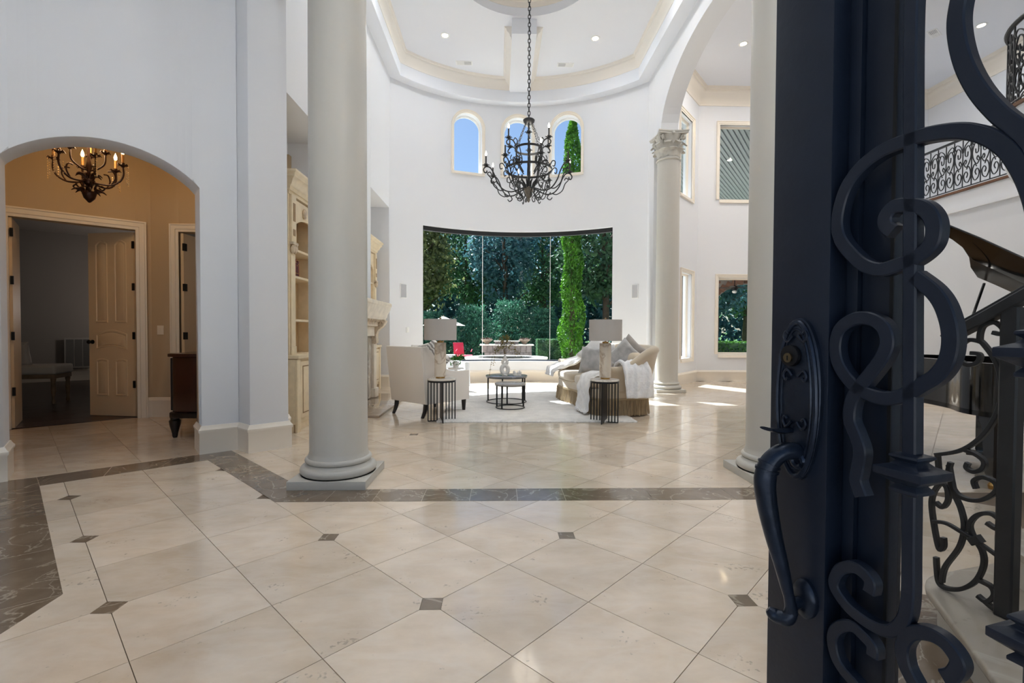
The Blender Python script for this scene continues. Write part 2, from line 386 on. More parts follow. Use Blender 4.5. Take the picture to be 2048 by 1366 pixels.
lattice(*LA, ev, lambda x, y: -4.8 < x < 3.6 and -.3 < y < 5.3 and (y < 3.98 and (x > -1.6 or x+y < KX+.5) or (x <= -1.6 and x+y < KX+.36)) and wn(x, y) < .3 and not (x+y < -.25),
        [(0, 1, 3.64, lambda x, y: x > -1.75), (1, 1, KX, lambda x, y: x <= -1.75), (NW[0], NW[1], nwc+.02, lambda x, y: True)])
LB = (-.67, 3.99)
gin = lambda i, j: (i-j, i+j) == (-1, 5)
lattice(*LB, gin, lambda x, y: (XL-.6 < x < 8.9) and (3.3 < y < 12.3) and (x > -1.6 or x+y > KX-.36) and not (x > 3.6 and y < 3.3) and not (x < 3.4 and (x-CX)**2+(y-CY)**2 > 4.3**2 and y > 8) and not (x > 3.7 and (y-10.55)*.85 > (x-3.7)*1.0+.6),
        [(0, -1, -3.64, lambda x, y: x > -1.75), (-1, -1, -KX, lambda x, y: x <= -1.75)])
lattice(LA[0]-.12, LA[1]+.18, lambda i, j: False, lambda x, y: x < -2.9 and -.2 < wn(x, y) < 3.1 and -9 < x and (y < 7.2), [(-NW[0], -NW[1], -nwc-.02, lambda x, y: True), (NW[0], NW[1], nwc+2.98, lambda x, y: True)])
tilerecs.sort(key=lambda r: r[1][0]**2+r[1][1]**2)
seen_t = [r for r in tilerecs if abs(r[1][0]) < 1.12*r[1][1]+.6]
hid_t = [r for r in tilerecs if not abs(r[1][0]) < 1.12*r[1][1]+.6]
for poly, c, key in seen_t[:280]: put_tile(poly, c, TRAV, key)
far = MB()
for poly, c, key in seen_t[280:]+hid_t: far.prism(poly, -.012, 0)
if far.v:
    o = far.build('tile_field', TRAV, floor, weld=False); o['kind'] = 'stuff'
TILE_MESH.clear()
ins = [(LA[0]+HS*(i-j), LA[1]+HS*(i+j)) for i in range(-8, 9) for j in range(-8, 12) if ev(i, j)]
ins = [p for p in ins if p[1] < 3.45 and p[0]+p[1] > -.1 and -4 < p[0] < 3 and p[1] > .2] + [p for p in ins if p[0] < -1.6 and p[0]+p[1] < KX-.3 and p[0]+p[1] > .1 and wn(*p) < -.25 and p[1] >= 3.45]
ins += [(LB[0]-HS, LB[1]+5*HS)]
for p in ins:
    e = .047; put_tile([(p[0]-e, p[1]-e), (p[0]+e, p[1]-e), (p[0]+e, p[1]+e), (p[0]-e, p[1]+e)], p, BROWN, 'inset', nm='inset_tile')
def slab(poly, top=.0015):
    c = (sum(p[0] for p in poly)/len(poly), sum(p[1] for p in poly)/len(poly))
    return put_tile(poly, c, BROWN, None, top, 'border_slab', .010)
xs = [-1.28, -.93, -.57, -.215, .14, .50, 1.16, 1.78, 2.4, 3.0]
for a, b in zip(xs[:-1], xs[1:]): slab([(a+.0015, 3.505), (b-.0015, 3.505), (b-.0015, 3.775), (a+.0015, 3.775)])
Bi, Ci = np.array([-2.81, 4.66]), np.array([-1.63, 3.505]); Bo, Co = np.array([-2.80, 5.04]), np.array([-1.52, 3.775])
def lerp(a, b, t): return tuple(a+(b-a)*t)
for t0, t1 in ((0, .5), (.5, 1)): slab([lerp(Bi, Ci, t0+.001), lerp(Bi, Ci, t1-.001), lerp(Bo, Co, t1-.001), lerp(Bo, Co, t0+.001)])
slab([(-1.63, 3.505), (-1.2815, 3.505), (-1.2815, 3.775), (-1.52, 3.775)])
Ai = np.array([-3.68, 3.90]); Ao = np.array([-3.92, 4.13])
for t0, t1 in ((0, .34), (.34, .67), (.67, 1)): slab([lerp(Ai, Bi, t0+.002), lerp(Ai, Bi, t1-.002), lerp(Ao, Bo, t1-.002), lerp(Ao, Bo, t0+.002)])
# wide brown field left of the pale octagon
Ki = np.array([-2.06, 2.29])
for t0, t1 in ((0, .36), (.36, .70), (.70, 1)):
    p, q = np.array(lerp(Ai, Ki, t0+.0015)), np.array(lerp(Ai, Ki, t1-.0015)); o_ = np.array([-.72, -.55])
    slab([tuple(p), tuple(p+o_*1.2), tuple(q+o_*1.2), tuple(q)])
slab([tuple(Ki+np.array([0, -.003])), tuple(Ki+np.array([-.86, -.66])), (-2.9, 1.0), (-1.99, 1.0)])
slab([tuple(Ai), tuple(Ao), (-4.9, 3.5), tuple(Ai+np.array([-.86, -.66]))])
slab([(1.80, 2.30), (1.52, 1.90), (1.15, 1.25), (1.45, 1.1), (1.95, 2.0), (2.05, 2.2)])
# bedroom boards
WOOD = mat('dark_wood_floor', (58, 36, 28), .3, noise=.25, nscale=3, rnd=.2, stretch=(1, 8, 1))
for k in range(16):
    a, b = 2.98+k*.46, 2.98+k*.46+.455
    q = [aw(-4.0, a), aw(2.3, a), aw(2.3, b), aw(-4.0, b)]; c = aw(-.8, (a+b)/2)
    me = MB().prism([(p[0]-c[0], p[1]-c[1]) for p in q], -.01, 0).mesh('plank'); me.materials.append(WOOD)
    o = bpy.data.objects.new('plank', me); COL.objects.link(o); o.parent = floor; o.location = (c[0], c[1], .004)
# --- walls
rect = lambda z: (lambda u: z)
ARs = .29; ARr = (.69**2+ARs**2)/(2*ARs)
arch_top = lambda u: 2.68+ARs-ARr+math.sqrt(max(0, ARr**2-(u-.69)**2))
b = wall(lambda u, z, k: (*aw(u, .33*k), z), -1.7, 1.715, 0, ZC, [(0, 1.38, 0, arch_top, 25)], du=2)
struct(b.build('wall_foyer_left', WALL, angle=30, bevel=.016))
struct(MB().prism([(-2.741, 5.097), (-2.545, 4.929), (-2.26, 5.18), (XL, 5.42), (XL, 5.6), (-3.1, 5.6), (-2.948, 5.354)], 0, ZC).build('wall_pier', WALL, bevel=.02))
struct(MB().prism([aw(-1.7, 0), aw(-1.7, .3), (-5.6, 3.2), (-3.9, 1.0), (-3.9, -.1), (-3.6, -.1), (-3.6, 1.05)], 0, ZC).build('wall_foyer_side', WALL))
b = wall(lambda u, z, k: (XL-.65*k, u, z), 5.6, 10.86, 0, ZC, [(5.6001, 7.12, 0, rect(3.99)), (9.18, 10.69, 0, rect(3.99))], du=9)
struct(b.build('wall_left', WALL))
struct(rbox(-3.25, -3.1, 5.3, 11.2, 0, ZC).build('wall_niche_back', WALL))
def bow(u, z, o): th = u/RB; return (CX+(RB-o)*math.sin(th), CY+(RB-o)*math.cos(th), z)     # o towards the room
WZ0, WZ1, WU0, WU1 = .512, 3.775, -2.406, 2.393
AW = [(-1.258, .355), (-.002, .36), (1.221, .365)]           # arched windows: centre, half width
def atop(uc, hw): return lambda u: 6.63-hw+math.sqrt(max(0, hw*hw-(u-uc)**2))
ops = [(WU0, WU1, WZ0, rect(WZ1))]+[(c-h, c+h, 5.18, atop(c, h), 17) for c, h in AW]
b = wall(lambda u, z, k: bow(u, z, -.24*k), -3.28, 3.28, 0, ZC, ops, du=.12)
struct(b.build('wall_back', WALL, angle=25))
SPR = 5.40
def rtop(y):
    if 5.65 < y < 9.95: return SPR+1.10*math.sqrt(max(0, 1-((y-7.8)/2.15)**2))
    return SPR
b = wall(lambda u, z, k: (XR+.36*k, u, z), 4.36, 10.86, 0, ZC, [(5.22, 10.36, 0, rtop, 70)], du=9, extra=(5.65, 9.95, 5.6501, 9.9499))
struct(b.build('wall_right', WALL, angle=25))
b = MB().box(XL-.1, XR, 3.8, 4.36, 5.9, ZC).box(XL-.65, XL+.1, 3.8, 5.5, 5.9, ZC)
struct(b.build('wall_front_header', WALL))
# music room
LW = [(.95, 1.70, .62, 2.70), (.80, 1.62, 4.55, 6.45)]
b = wall(lambda u, z, k: (*(A0+DB*u-NB*.22*k), z), -.12, 2.12, 0, ZC, [(a, c, z0, rect(z1)) for a, c, z0, z1 in LW], du=9)
struct(b.build('wall_bay_side', WALL))
BW = [(5.63, 7.05, .70, 2.66), (5.62, 7.05, 4.66, 6.55)]
b = wall(lambda u, z, k: (u, 12.15+.22*k, z), 5.02, 11.2, 0, ZC, [(a, c, z0, rect(z1)) for a, c, z0, z1 in BW], du=9)
struct(b.build('wall_bay_back', WALL))
struct(rbox(8.5, 8.65, 3.0, 12.15, 0, 3.62).build('wall_music_right', WALL))
struct(rbox(11.05, 11.2, -.1, 12.15, 0, ZC).build('wall_outer_right', WALL))
# front of the house, with the entrance; the two side windows are added to let light in
b = wall(lambda u, z, k: (u, .08-.3*k, z), -3.9, 11.2, 0, ZC, [(-1.05, .93, 0, rect(2.75)), (-3.35, -1.7, .45, rect(3.4)), (1.7, 3.35, .45, rect(3.4))], du=20)
struct(b.build('wall_front', WALL))
for nm, q in (('wall_hall_side', [(-3.25, 5.35), (-3.25, 7.1), (-3.1, 7.1), (-3.1, 5.35)]),):
    pass
struct(rbox(-13.5, 11.2, -.25, 13.2, ZC+.42, ZC+.6).build('roof_slab', WALL))
# --- great room ceiling: soffit, riser, crown, tray, round recess, beam
inn = .25
def arc(R, n=40, x0=XL, x1=XR):
    a0 = math.asin((x1-CX)/R); a1 = math.asin((x0-CX)/R)
    return [(CX+R*math.sin(a0+(a1-a0)*k/n), CY+R*math.cos(a0+(a1-a0)*k/n)) for k in range(n+1)]
outer = [(XR, 4.36)]+arc(RB)+[(XL, 4.36)]
inner = [(XR-inn, 4.36+inn)]+arc(RB-inn+.01, 40, XL+inn, XR-inn)+[(XL+inn, 4.36+inn)]
b = MB(); n = len(outer)
for i in range(n):
    j = (i+1) % n
    b.add([(*outer[i], 6.9), (*outer[j], 6.9), (*inner[j], 6.9), (*inner[i], 6.9)], [(0, 1, 2, 3)])
    b.add([(*inner[i], 6.9), (*inner[j], 6.9), (*inner[j], ZC), (*inner[i], ZC)], [(0, 1, 2, 3)])
    b.add([(*outer[i], 6.9), (*outer[j], 6.9), (*outer[j], ZC+.02), (*outer[i], ZC+.02)], [(0, 1, 2, 3)])
ceil_obj = struct(b.build('ceiling', CEIL))
RO = 1.29; nseg = 48
b = MB(); ring = [(CX+RO*math.cos(2*PI*k/nseg), CY+RO*math.sin(2*PI*k/nseg)) for k in range(nseg)]
hw_ = 3.2; sq = []
for k in range(nseg):
    a = 2*PI*k/nseg; c_, s_ = math.cos(a), math.sin(a); m_ = max(abs(c_), abs(s_)); sq.append((CX+hw_*c_/m_, CY+4.2*s_/m_))
for k in range(nseg):
    j = (k+1) % nseg
    b.add([(*ring[k], ZC), (*ring[j], ZC), (*sq[j], ZC), (*sq[k], ZC)], [(0, 1, 2, 3)])
    b.add([(*ring[k], ZC), (*ring[j], ZC), (*ring[j], ZC+.40), (*ring[k], ZC+.40)], [(0, 1, 2, 3)])
b.add([(*p, ZC+.40) for p in ring], [tuple(range(nseg))])
b.build('tray_panel', CEIL, ceil_obj)
CROWN = [(0, -.26), (.012, -.26), (.016, -.22), (.03, -.20), (.045, -.14), (.09, -.10), (.105, -.07), (.105, -.045), (.13, -.035), (.15, 0), (0, 0)]
def crown_at(path, z, closed=False, k=1., name='crown', parent=None, flip=1):
    return MB().sweep([(o*k, z+h*k) for o, h in CROWN], path, closed, flip).build(name, CROWNM if parent else TRIM, parent)
BX0, BX1, BY = CX-.22, CX+.27, 9.78
mid = [p for p in arc(RB-inn+.01, 60, XL+inn, XR-inn)]
right_part = [p for p in mid if p[0] > BX1+.01]; left_part = [p for p in mid if p[0] < BX0-.01]
yb = lambda x: CY+math.sqrt((RB-inn+.01)**2-(x-CX)**2)
crown_at([(XR-inn, 4.7)]+right_part+[(BX1, yb(BX1)), (BX1, BY)], ZC, name='crown', parent=ceil_obj)
crown_at([(BX0, BY), (BX0, yb(BX0))]+left_part+[(XL+inn, 4.7)], ZC, name='crown', parent=ceil_obj)
MB().box(BX0, BX1, BY-.25, yb(CX)+.05, ZC-.30, ZC+.01).build('beam', CEIL, ceil_obj)
crown_at([(CX+(RO)*math.cos(2*PI*k/64), CY+RO*math.sin(2*PI*k/64)) for k in range(64)], ZC+.40, True, .9, 'round_crown', ceil_obj)
MB().sweep([(0, 0), (-.10, 0), (-.10, -.03), (-.05, -.045), (0, -.045)], [(CX+(RO-.11)*math.cos(2*PI*k/64), CY+(RO-.11)*math.sin(2*PI*k/64)) for k in range(64)], True).xf(Matrix.Translation((0, 0, ZC+.29))).build('round_bead', CROWNM, ceil_obj)
# other ceilings
struct(MB().box(XR+.3, 11.2, -.1, 12.4, ZC, ZC+.1).build('ceiling_music', CEIL))
struct(MB().box(-6.2, XR+.35, -.1, 4.4, ZC, ZC+.1).build('ceiling_foyer', CEIL))
struct(MB().prism([aw(-3, .2), aw(2.2, .2), (-3.2, 7.2), aw(1.9, 3.0), aw(-3, 3.0)], 3.75, 3.85).build('ceiling_hall', HALLW))
crown_at([(8.4, 12.15), (5.07, 12.15), tuple(A0+DB*.1), (XR+.36, 10.5)], ZC, k=1.55, name='trim_1').__setitem__('kind', 'structure')
crown_at([(11.05, 3.0), (11.05, 12.15), (8.0, 12.15)], ZC, k=1.55, name='trim_2').__setitem__('kind', 'structure')
# --- baseboards
BASE = [(0, 0), (.024, 0), (.024, .21), (.034, .225), (.034, .245), (.02, .262), (.008, .285), (0, .285)]
def baseboard(nm, path): o = MB().sweep(BASE, path).build(nm, TRIM); o['kind'] = 'structure'; return o
baseboard('baseboard_back', arc(RB-.001, 40)+[(XL, 10.70)])
baseboard('baseboard_left', [(XL, 9.18), (XL, 8.95)])
baseboard('baseboard_niche', [(XL+.0, 10.69), (-3.1, 10.69), (-3.1, 9.2)])
baseboard('baseboard_pier', [(XL, 5.6), (XL, 5.42), (-2.26, 5.18), (-2.545, 4.929), (-2.741, 5.097), aw(1.38, 0), aw(1.38, .33)])
baseboard('baseboard_foyer', [aw(0, .33), aw(0, 0), aw(-1.7, 0)])
baseboard('baseboard_bay', [(8.5, 7.0), (8.5, 12.15), (5.07, 12.15), tuple(A0-DB*.1)])
baseboard('baseboard_right', [(XR, 10.36), (XR, 10.77)])
# --- windows
def casing(path, fm, w=.085, parent=None, name='casing', m=TRIM, o0=.0, side=1):
    """two-step moulding around an opening; path (u,z) on the opening's edge, fm(u,z,o)"""
    P = [np.array(p, float) for p in path]; n = len(P); prof = [(0, -.02), (0, .012), (w*.3, .018), (w*.35, .03), (w*.8, .03), (w*.85, .045), (w, .045), (w, -.02)]
    b = MB(); k = len(prof); vs = []
    for i in range(n):
        a, q, c = P[max(i-1, 0)], P[i], P[min(i+1, n-1)]; d1 = q-a if i else c-q; d2 = c-q if i < n-1 else q-a
        d1 /= np.linalg.norm(d1); d2 /= np.linalg.norm(d2); n1 = np.array([-d1[1], d1[0]]); n2 = np.array([-d2[1], d2[0]]); nn = n1+n2; nn /= np.linalg.norm(nn); nn /= max(.35, nn@n1)
        for s_, o_ in prof: x = q+nn*s_*side; vs.append(fm(x[0], x[1], o_+o0))
    fs = [(i*k+q, i*k+(q+1) % k, (i+1)*k+(q+1) % k, (i+1)*k+q) for i in range(n-1) for q in range(k)]
    b.add(vs, fs+[tuple(range(k)), tuple((n-1)*k+q for q in range(k))]); return b.build(name, m, parent)
def gpane(u0, u1, z0, z1, fm, o, parent, top=None, n=1, m=GLASS, nm='pane'):
    b = MB()
    for i in range(n):
        a, c = u0+(u1-u0)*i/n, u0+(u1-u0)*(i+1)/n
        ta, tc = (top(a), top(c)) if top else (z1, z1)
        b.add([fm(a, z0, o), fm(c, z0, o), fm(c, tc, o), fm(a, ta, o)], [(0, 1, 2, 3)])
    return b.build(nm, m, parent)
DARKB = mat('dark_shade_fabric', (22, 24, 26), .6)
WHITE = mat('white_lacquer', (238, 238, 236), .4)
w1 = struct(empty('window_1'), 'huge curved picture window of three glass panes looking onto the garden')
b = MB(); N_ = 24
for i in range(N_):
    a, c = WU0+(WU1-WU0)*i/N_, WU0+(WU1-WU0)*(i+1)/N_
    for z0, z1 in ((WZ1-.10, WZ1),):
        b.add([bow(a, z0, -.10), bow(c, z0, -.10), bow(c, z1, -.10), bow(a, z1, -.10), bow(a, z0, -.18), bow(c, z0, -.18), bow(c, z1, -.18), bow(a, z1, -.18)], [(0, 1, 2, 3), (0, 1, 5, 4), (7, 6, 5, 4), (2, 3, 7, 6)])
b.build('header_shade', DARKB, w1)
b = MB()
for i in range(N_):
    a, c = WU0+(WU1-WU0)*i/N_, WU0+(WU1-WU0)*(i+1)/N_
    b.add([bow(a, WZ0, -.08), bow(c, WZ0, -.08), bow(c, WZ0+.03, -.08), bow(a, WZ0+.03, -.08), bow(a, WZ0, -.2), bow(c, WZ0, -.2), bow(c, WZ0+.03, -.2), bow(a, WZ0+.03, -.2)], [(0, 1, 2, 3), (3, 2, 6, 7)])
b.build('sill_track', mat('bronze_track', (60, 64, 72), .4, metal=.4), w1)
JN = [WU0, -.854, .816, WU1]
for a, c in zip(JN[:-1], JN[1:]): gpane(a+.006, c-.006, WZ0+.02, WZ1-.02, bow, -.14, w1, n=10)
for j in JN[1:3]:
    b = MB(); b.add([bow(j-.0045, WZ0, -.13), bow(j+.0045, WZ0, -.13), bow(j+.0045, WZ1, -.13), bow(j-.0045, WZ1, -.13), bow(j-.0045, WZ0, -.15), bow(j+.0045, WZ0, -.15), bow(j+.0045, WZ1, -.15), bow(j-.0045, WZ1, -.15)],
                    [(0, 1, 2, 3), (7, 6, 5, 4), (0, 3, 7, 4), (1, 5, 6, 2)]); b.build('glass_joint', WHITE, w1)
for k, (c, h) in enumerate(AW):
    wn_ = struct(empty('window_%d' % (k+2)), ['arched upper window on the left with plain blue sky', 'middle arched upper window behind the chandelier', 'arched upper window on the right with a conifer outside'][k])
    tp = atop(c, h); us = [c-h*math.cos(PI*i/20) for i in range(21)]
    pth = [(c+h, 5.18)]+[(u, tp(u)) for u in reversed(us)]+[(c-h, 5.18)]
    casing(pth, bow, .07, wn_, side=-1)
    casing([(c-h-.07, 5.18), (c+h+.07, 5.18)], bow, .06, wn_, 'sill', side=-1)
    gpane(c-h, c+h, 5.18, 0, bow, -.2, wn_, top=tp, n=16)
    h2 = h-.045
    casing([(c+h2, 5.20)]+[(c+h2*math.cos(PI*i/20), 6.63-h+h2*math.sin(PI*i/20)) for i in range(21)]+[(c-h2, 5.20)], bow, .045, wn_, 'sash', WHITE, -.20, -1)
def flat_window(nm, label, fm, a, c, z0, z1, mid=False):
    w_ = struct(empty(nm), label)
    casing([(a, z0), (a, z1), (c, z1), (c, z0), (a, z0)], fm, .09, w_)
    ss = .04
    casing([(a+ss, z0+ss), (a+ss, z1-ss), (c-ss, z1-ss), (c-ss, z0+ss), (a+ss, z0+ss)], fm, ss, w_, 'sash', TRIM, -.14)
    gpane(a, c, z0, z1, fm, -.13, w_); return w_
fside = lambda u, z, o: (*(A0+DB*u+NB*o), z)
fbay = lambda u, z, o: (u, 12.15-o, z)
flat_window('window_5', 'narrow lower window in the angled bay wall behind the column', fside, *LW[0][:2], *LW[0][2:])
flat_window('window_6', 'narrow upper window in the angled bay wall behind the capital', fside, *LW[1][:2], *LW[1][2:])
flat_window('window_7', 'lower bay window looking onto hedge and brick porch arch', fbay, *BW[0][:2], *BW[0][2:])
flat_window('window_8', 'upper bay window looking up at a slatted porch ceiling', fbay, *BW[1][:2], *BW[1][2:])
ffr = lambda u, z, o: (u, .08+o, z)
flat_window('window_9', 'unseen front window added for light, left of the entrance, behind the camera', ffr, -3.35, -1.7, .45, 3.4)  # unseen windows, added to bring frontal daylight into the foyer
flat_window('window_10', 'unseen front window added for light, right of the entrance, behind the camera', ffr, 1.7, 3.35, .45, 3.4)
# --- hall behind the arch, with its doors, and the dark bedroom
HN = 2.93
fh = lambda u, z, o: (*aw(u, HN-o), z)
HC = np.array(aw(1.16, HN))                 # corner of the hall's back wall
b = wall(lambda u, z, k: (*aw(u, HN+.14*k), z), -1.8, 1.16, 0, 3.8, [(-.262, .985, 0, rect(2.67))], du=9)
struct(b.build('wall_hall_back', HALLW))
b = wall(lambda u, z, k: (u, HC[1]+.14*k, z), HC[0], -3.05, 0, 3.8, [(-4.62, -3.75, 0, rect(2.67))], du=9)
struct(b.build('wall_hall_end', HALLW))
struct(MB().prism([aw(-1.8, .3), aw(-1.8, 3.1), aw(-1.95, 3.1), aw(-1.95, .3)], 0, 3.8).build('wall_hall_left', HALLW))
d2 = struct(empty('door_2'), 'double doorway in the hall, one tall panelled leaf standing open')
casing([(-.262, 0), (-.262, 2.67), (.985, 2.67), (.985, 0)], fh, .12, d2)
d3 = struct(empty('door_3'), 'second hall doorway half hidden by the arch, dark hinges on its jamb')
fe = lambda u, z, o: (u, HC[1]-o, z)
casing([(-4.62, 0), (-4.62, 2.67), (-3.75, 2.67), (-3.75, 0)], fe, .11, d3)
DOORP = mat('cream_door_paint', (222, 200, 168), .4)
def panel_door(parent, wd, hg, M, nm='leaf', hinges=True):
    """leaf hinged at x=0, spans +x; faces -y"""
    b = MB(); z = np.array; st = .115; T = .045
    hs = [(.26, .78), (.92, 1.22), (1.36, 2.52)]
    lf = MB().box(0, wd, 0, T, .01, hg).xf(M).build(nm, DOORP, parent)
    def pan(x0, x1, z0, z1, at=0., ab=0.):
        p = MB(); nn = 8; pts = [(x0, z0)]+[(x0+(x1-x0)*i/nn, z0+ab*math.sin(PI*i/nn)) for i in range(1, nn)]+[(x1, z0)]+[(x1-(x1-x0)*i/nn, z1+at*math.sin(PI*i/nn)) for i in range(0, nn+1)]
        cx_, cz_ = (x0+x1)/2, (z0+z1)/2
        def ring_(s, y): return [(cx_+(x-cx_)*(1-s*2/(x1-x0)), y, cz_+(q-cz_)*(1-s*2/(z1-z0))) for x, q in pts]
        rs = [ring_(0, 0.001), ring_(.006, -.012), ring_(.02, -.012), ring_(.028, -.001), ring_(.05, -.012)]
        n_ = len(pts); vs = [v for r_ in rs for v in r_]; fs = [(i*n_+q, i*n_+(q+1) % n_, (i+1)*n_+(q+1) % n_, (i+1)*n_+q) for i in range(len(rs)-1) for q in range(n_)]+[tuple((len(rs)-1)*n_+q for q in range(n_))]
        p.add(vs, fs).xf(M).build('door_panel', DOORP, parent)
    xm = wd/2
    for x0, x1, sg in ((st, xm-.055, 1), (xm+.055, wd-st, -1)):
        pan(x0, x1, .30, .82, .02, 0); pan(x0, x1, 1.36, 2.50, .05, 0)
    pan(st, wd-st, .97, 1.20, .06, .05)
    BLK = mat('black_hinge', (24, 23, 23), .45, metal=.5)
    for hz in (.42, 1.12, 1.82, 2.42): MB().box(-.012, .02, -.016, .004, hz, hz+.105).xf(M).build('hinge', BLK, parent, bevel=.004)
    MB().lathe([(0, 0), (.03, 0), (.03, .008), (.012, .012), (.012, .035), (.026, .045), (.03, .06), (.022, .072), (0, .075)], 14).xf(M @ Matrix.Translation((wd-.06, 0, 1.08)) @ Matrix.Rotation(PI/2, 4, 'X')).build('door_knob', BLK, parent)
hx, hy = aw(.965, HN+.12)
ang = math.atan2(7.10-hy, -5.86-hx)
panel_door(d2, .745, 2.655, Matrix.Translation((hx, hy, 0)) @ Matrix.Rotation(ang, 4, 'Z') @ Matrix.Diagonal((1, -1, 1, 1)))
hx2, hy2 = aw(-.24, HN+.10)
MB().obox((*aw(-.262, HN+.02), .01), (*(DW*.03), 0), (*(NW*.7), 0), (0, 0, 2.65)).build('leaf', DOORP, d2)
BLK = MATS['black_hinge']
for hz in (.42, 1.12, 1.82, 2.42): MB().obox((*aw(-.25, HN-.01), hz), (*(DW*.03), 0), (*(NW*.03), 0), (0, 0, .105)).build('hinge', BLK, d2)
MB().box(-4.6, -4.56, HC[1]+.01, HC[1]+.62, .01, 2.65).build('leaf', DOORP, d3)
for hz in (.42, 1.12, 1.82, 2.40): MB().box(-4.565, -4.535, HC[1]-.01, HC[1]+.05, hz, hz+.105).build('hinge', BLK, d3)
struct(rbox(-4.7, -3.3, HC[1]+.7, HC[1]+.8, 0, 3.8).build('wall_closet', WALL))
baseboard('baseboard_hall', [(-4.73, HC[1]), tuple(HC), aw(1.10, HN)])
# bedroom
struct(MB().prism([aw(-4.2, 10.3), aw(2.6, 10.3), aw(2.6, 10.45), aw(-4.2, 10.45)], 0, 3.6).build('wall_bedroom_back', BEDW))
struct(MB().prism([aw(-4.2, 3.0), aw(-4.2, 10.4), aw(-4.35, 10.4), aw(-4.35, 3.0)], 0, 3.6).build('wall_bedroom_left', BEDW))
struct(MB().prism([aw(2.45, 3.6), aw(2.45, 10.4), aw(2.6, 10.4), aw(2.6, 3.6)], 0, 3.6).build('wall_bedroom_right', BEDW))
struct(MB().prism([aw(-4.3, 2.95), aw(2.6, 2.95), aw(2.6, 10.45), aw(-4.3, 10.45)], 3.6, 3.7).build('ceiling_bedroom', BEDW))
struct(MB().prism([aw(-4.3, 2.94), aw(-1.75, 2.94), aw(-1.75, 3.08), aw(-4.3, 3.08)], 0, 3.7).build('wall_bedroom_front', BEDW))
struct(MB().prism([(-4.9, HC[1]+.15), (-4.75, HC[1]+.15), aw(2.6, 3.7), aw(2.45, 3.7)], 0, 3.7).build('wall_bedroom_corner', BEDW))
baseboard('baseboard_bedroom', [aw(2.45, 10.3), aw(-4.2, 10.3)])
# ------------------------------------------------------------------ the open front door leaf (iron and glass)
AL = math.radians(74.5)
E0 = np.array([.5786, 1.0]); DT = np.array([math.cos(AL), -math.sin(AL)]); NO = np.array([-math.sin(AL), -math.cos(AL)])
def lf(t, z, o=0.): q = E0+DT*t+NO*o; return (q[0], q[1], z)
EX, EZ, EN = (DT[0], DT[1], 0), (0, 0, 1), (NO[0], NO[1], 0); EO = (E0[0], E0[1], 0)
door = struct(empty('door_1', (0, 0, 0)), 'blue black wrought iron and glass front door leaf standing open at the right')
def lbox(t0, t1, o0, o1, z0, z1): return MB().obox(lf(t0, z0, o0), tuple(DT*(t1-t0))+(0,), tuple(NO*(o1-o0))+(0,), (0, 0, z1-z0))
DZ = 2.70; DWD = .90
lbox(0, .1315, -.042, 0, .02, DZ).build('stile', IRON, door, bevel=.003)
lbox(.0, DWD, -.09, -.044, .02, .30).build('bottom_rail', IRON, door, bevel=.003)
lbox(.1318, DWD-.13, -.042, 0, .02, .30).build('kick_panel', IRON, door, bevel=.003)
lbox(.1318, DWD-.13, -.042, 0, DZ-.13, DZ).build('top_rail', IRON, door, bevel=.003)
lbox(DWD-.1297, DWD, -.042, 0, .02, DZ).build('stile', IRON, door, bevel=.003)
lbox(.09, .1518, -.085, -.043, .02, DZ).build('rebate', IRON, door, bevel=.002)
lbox(.152, .2085, -.085, -.053, .302, DZ-.132).build('glass_frame', IRON, door, bevel=.003)
lbox(.2030, .2087, -.0529, -.0505, .302, DZ-.132).build('gasket', mat('black_rubber', (15, 16, 19), .7), door)
lbox(DWD-.21, DWD-.15, -.085, -.058, .302, DZ-.132).build('glass_frame', IRON, door, bevel=.003)
lbox(.2088, DWD-.212, -.078, -.074, .302, DZ-.132).build('pane', DGLASS, door)
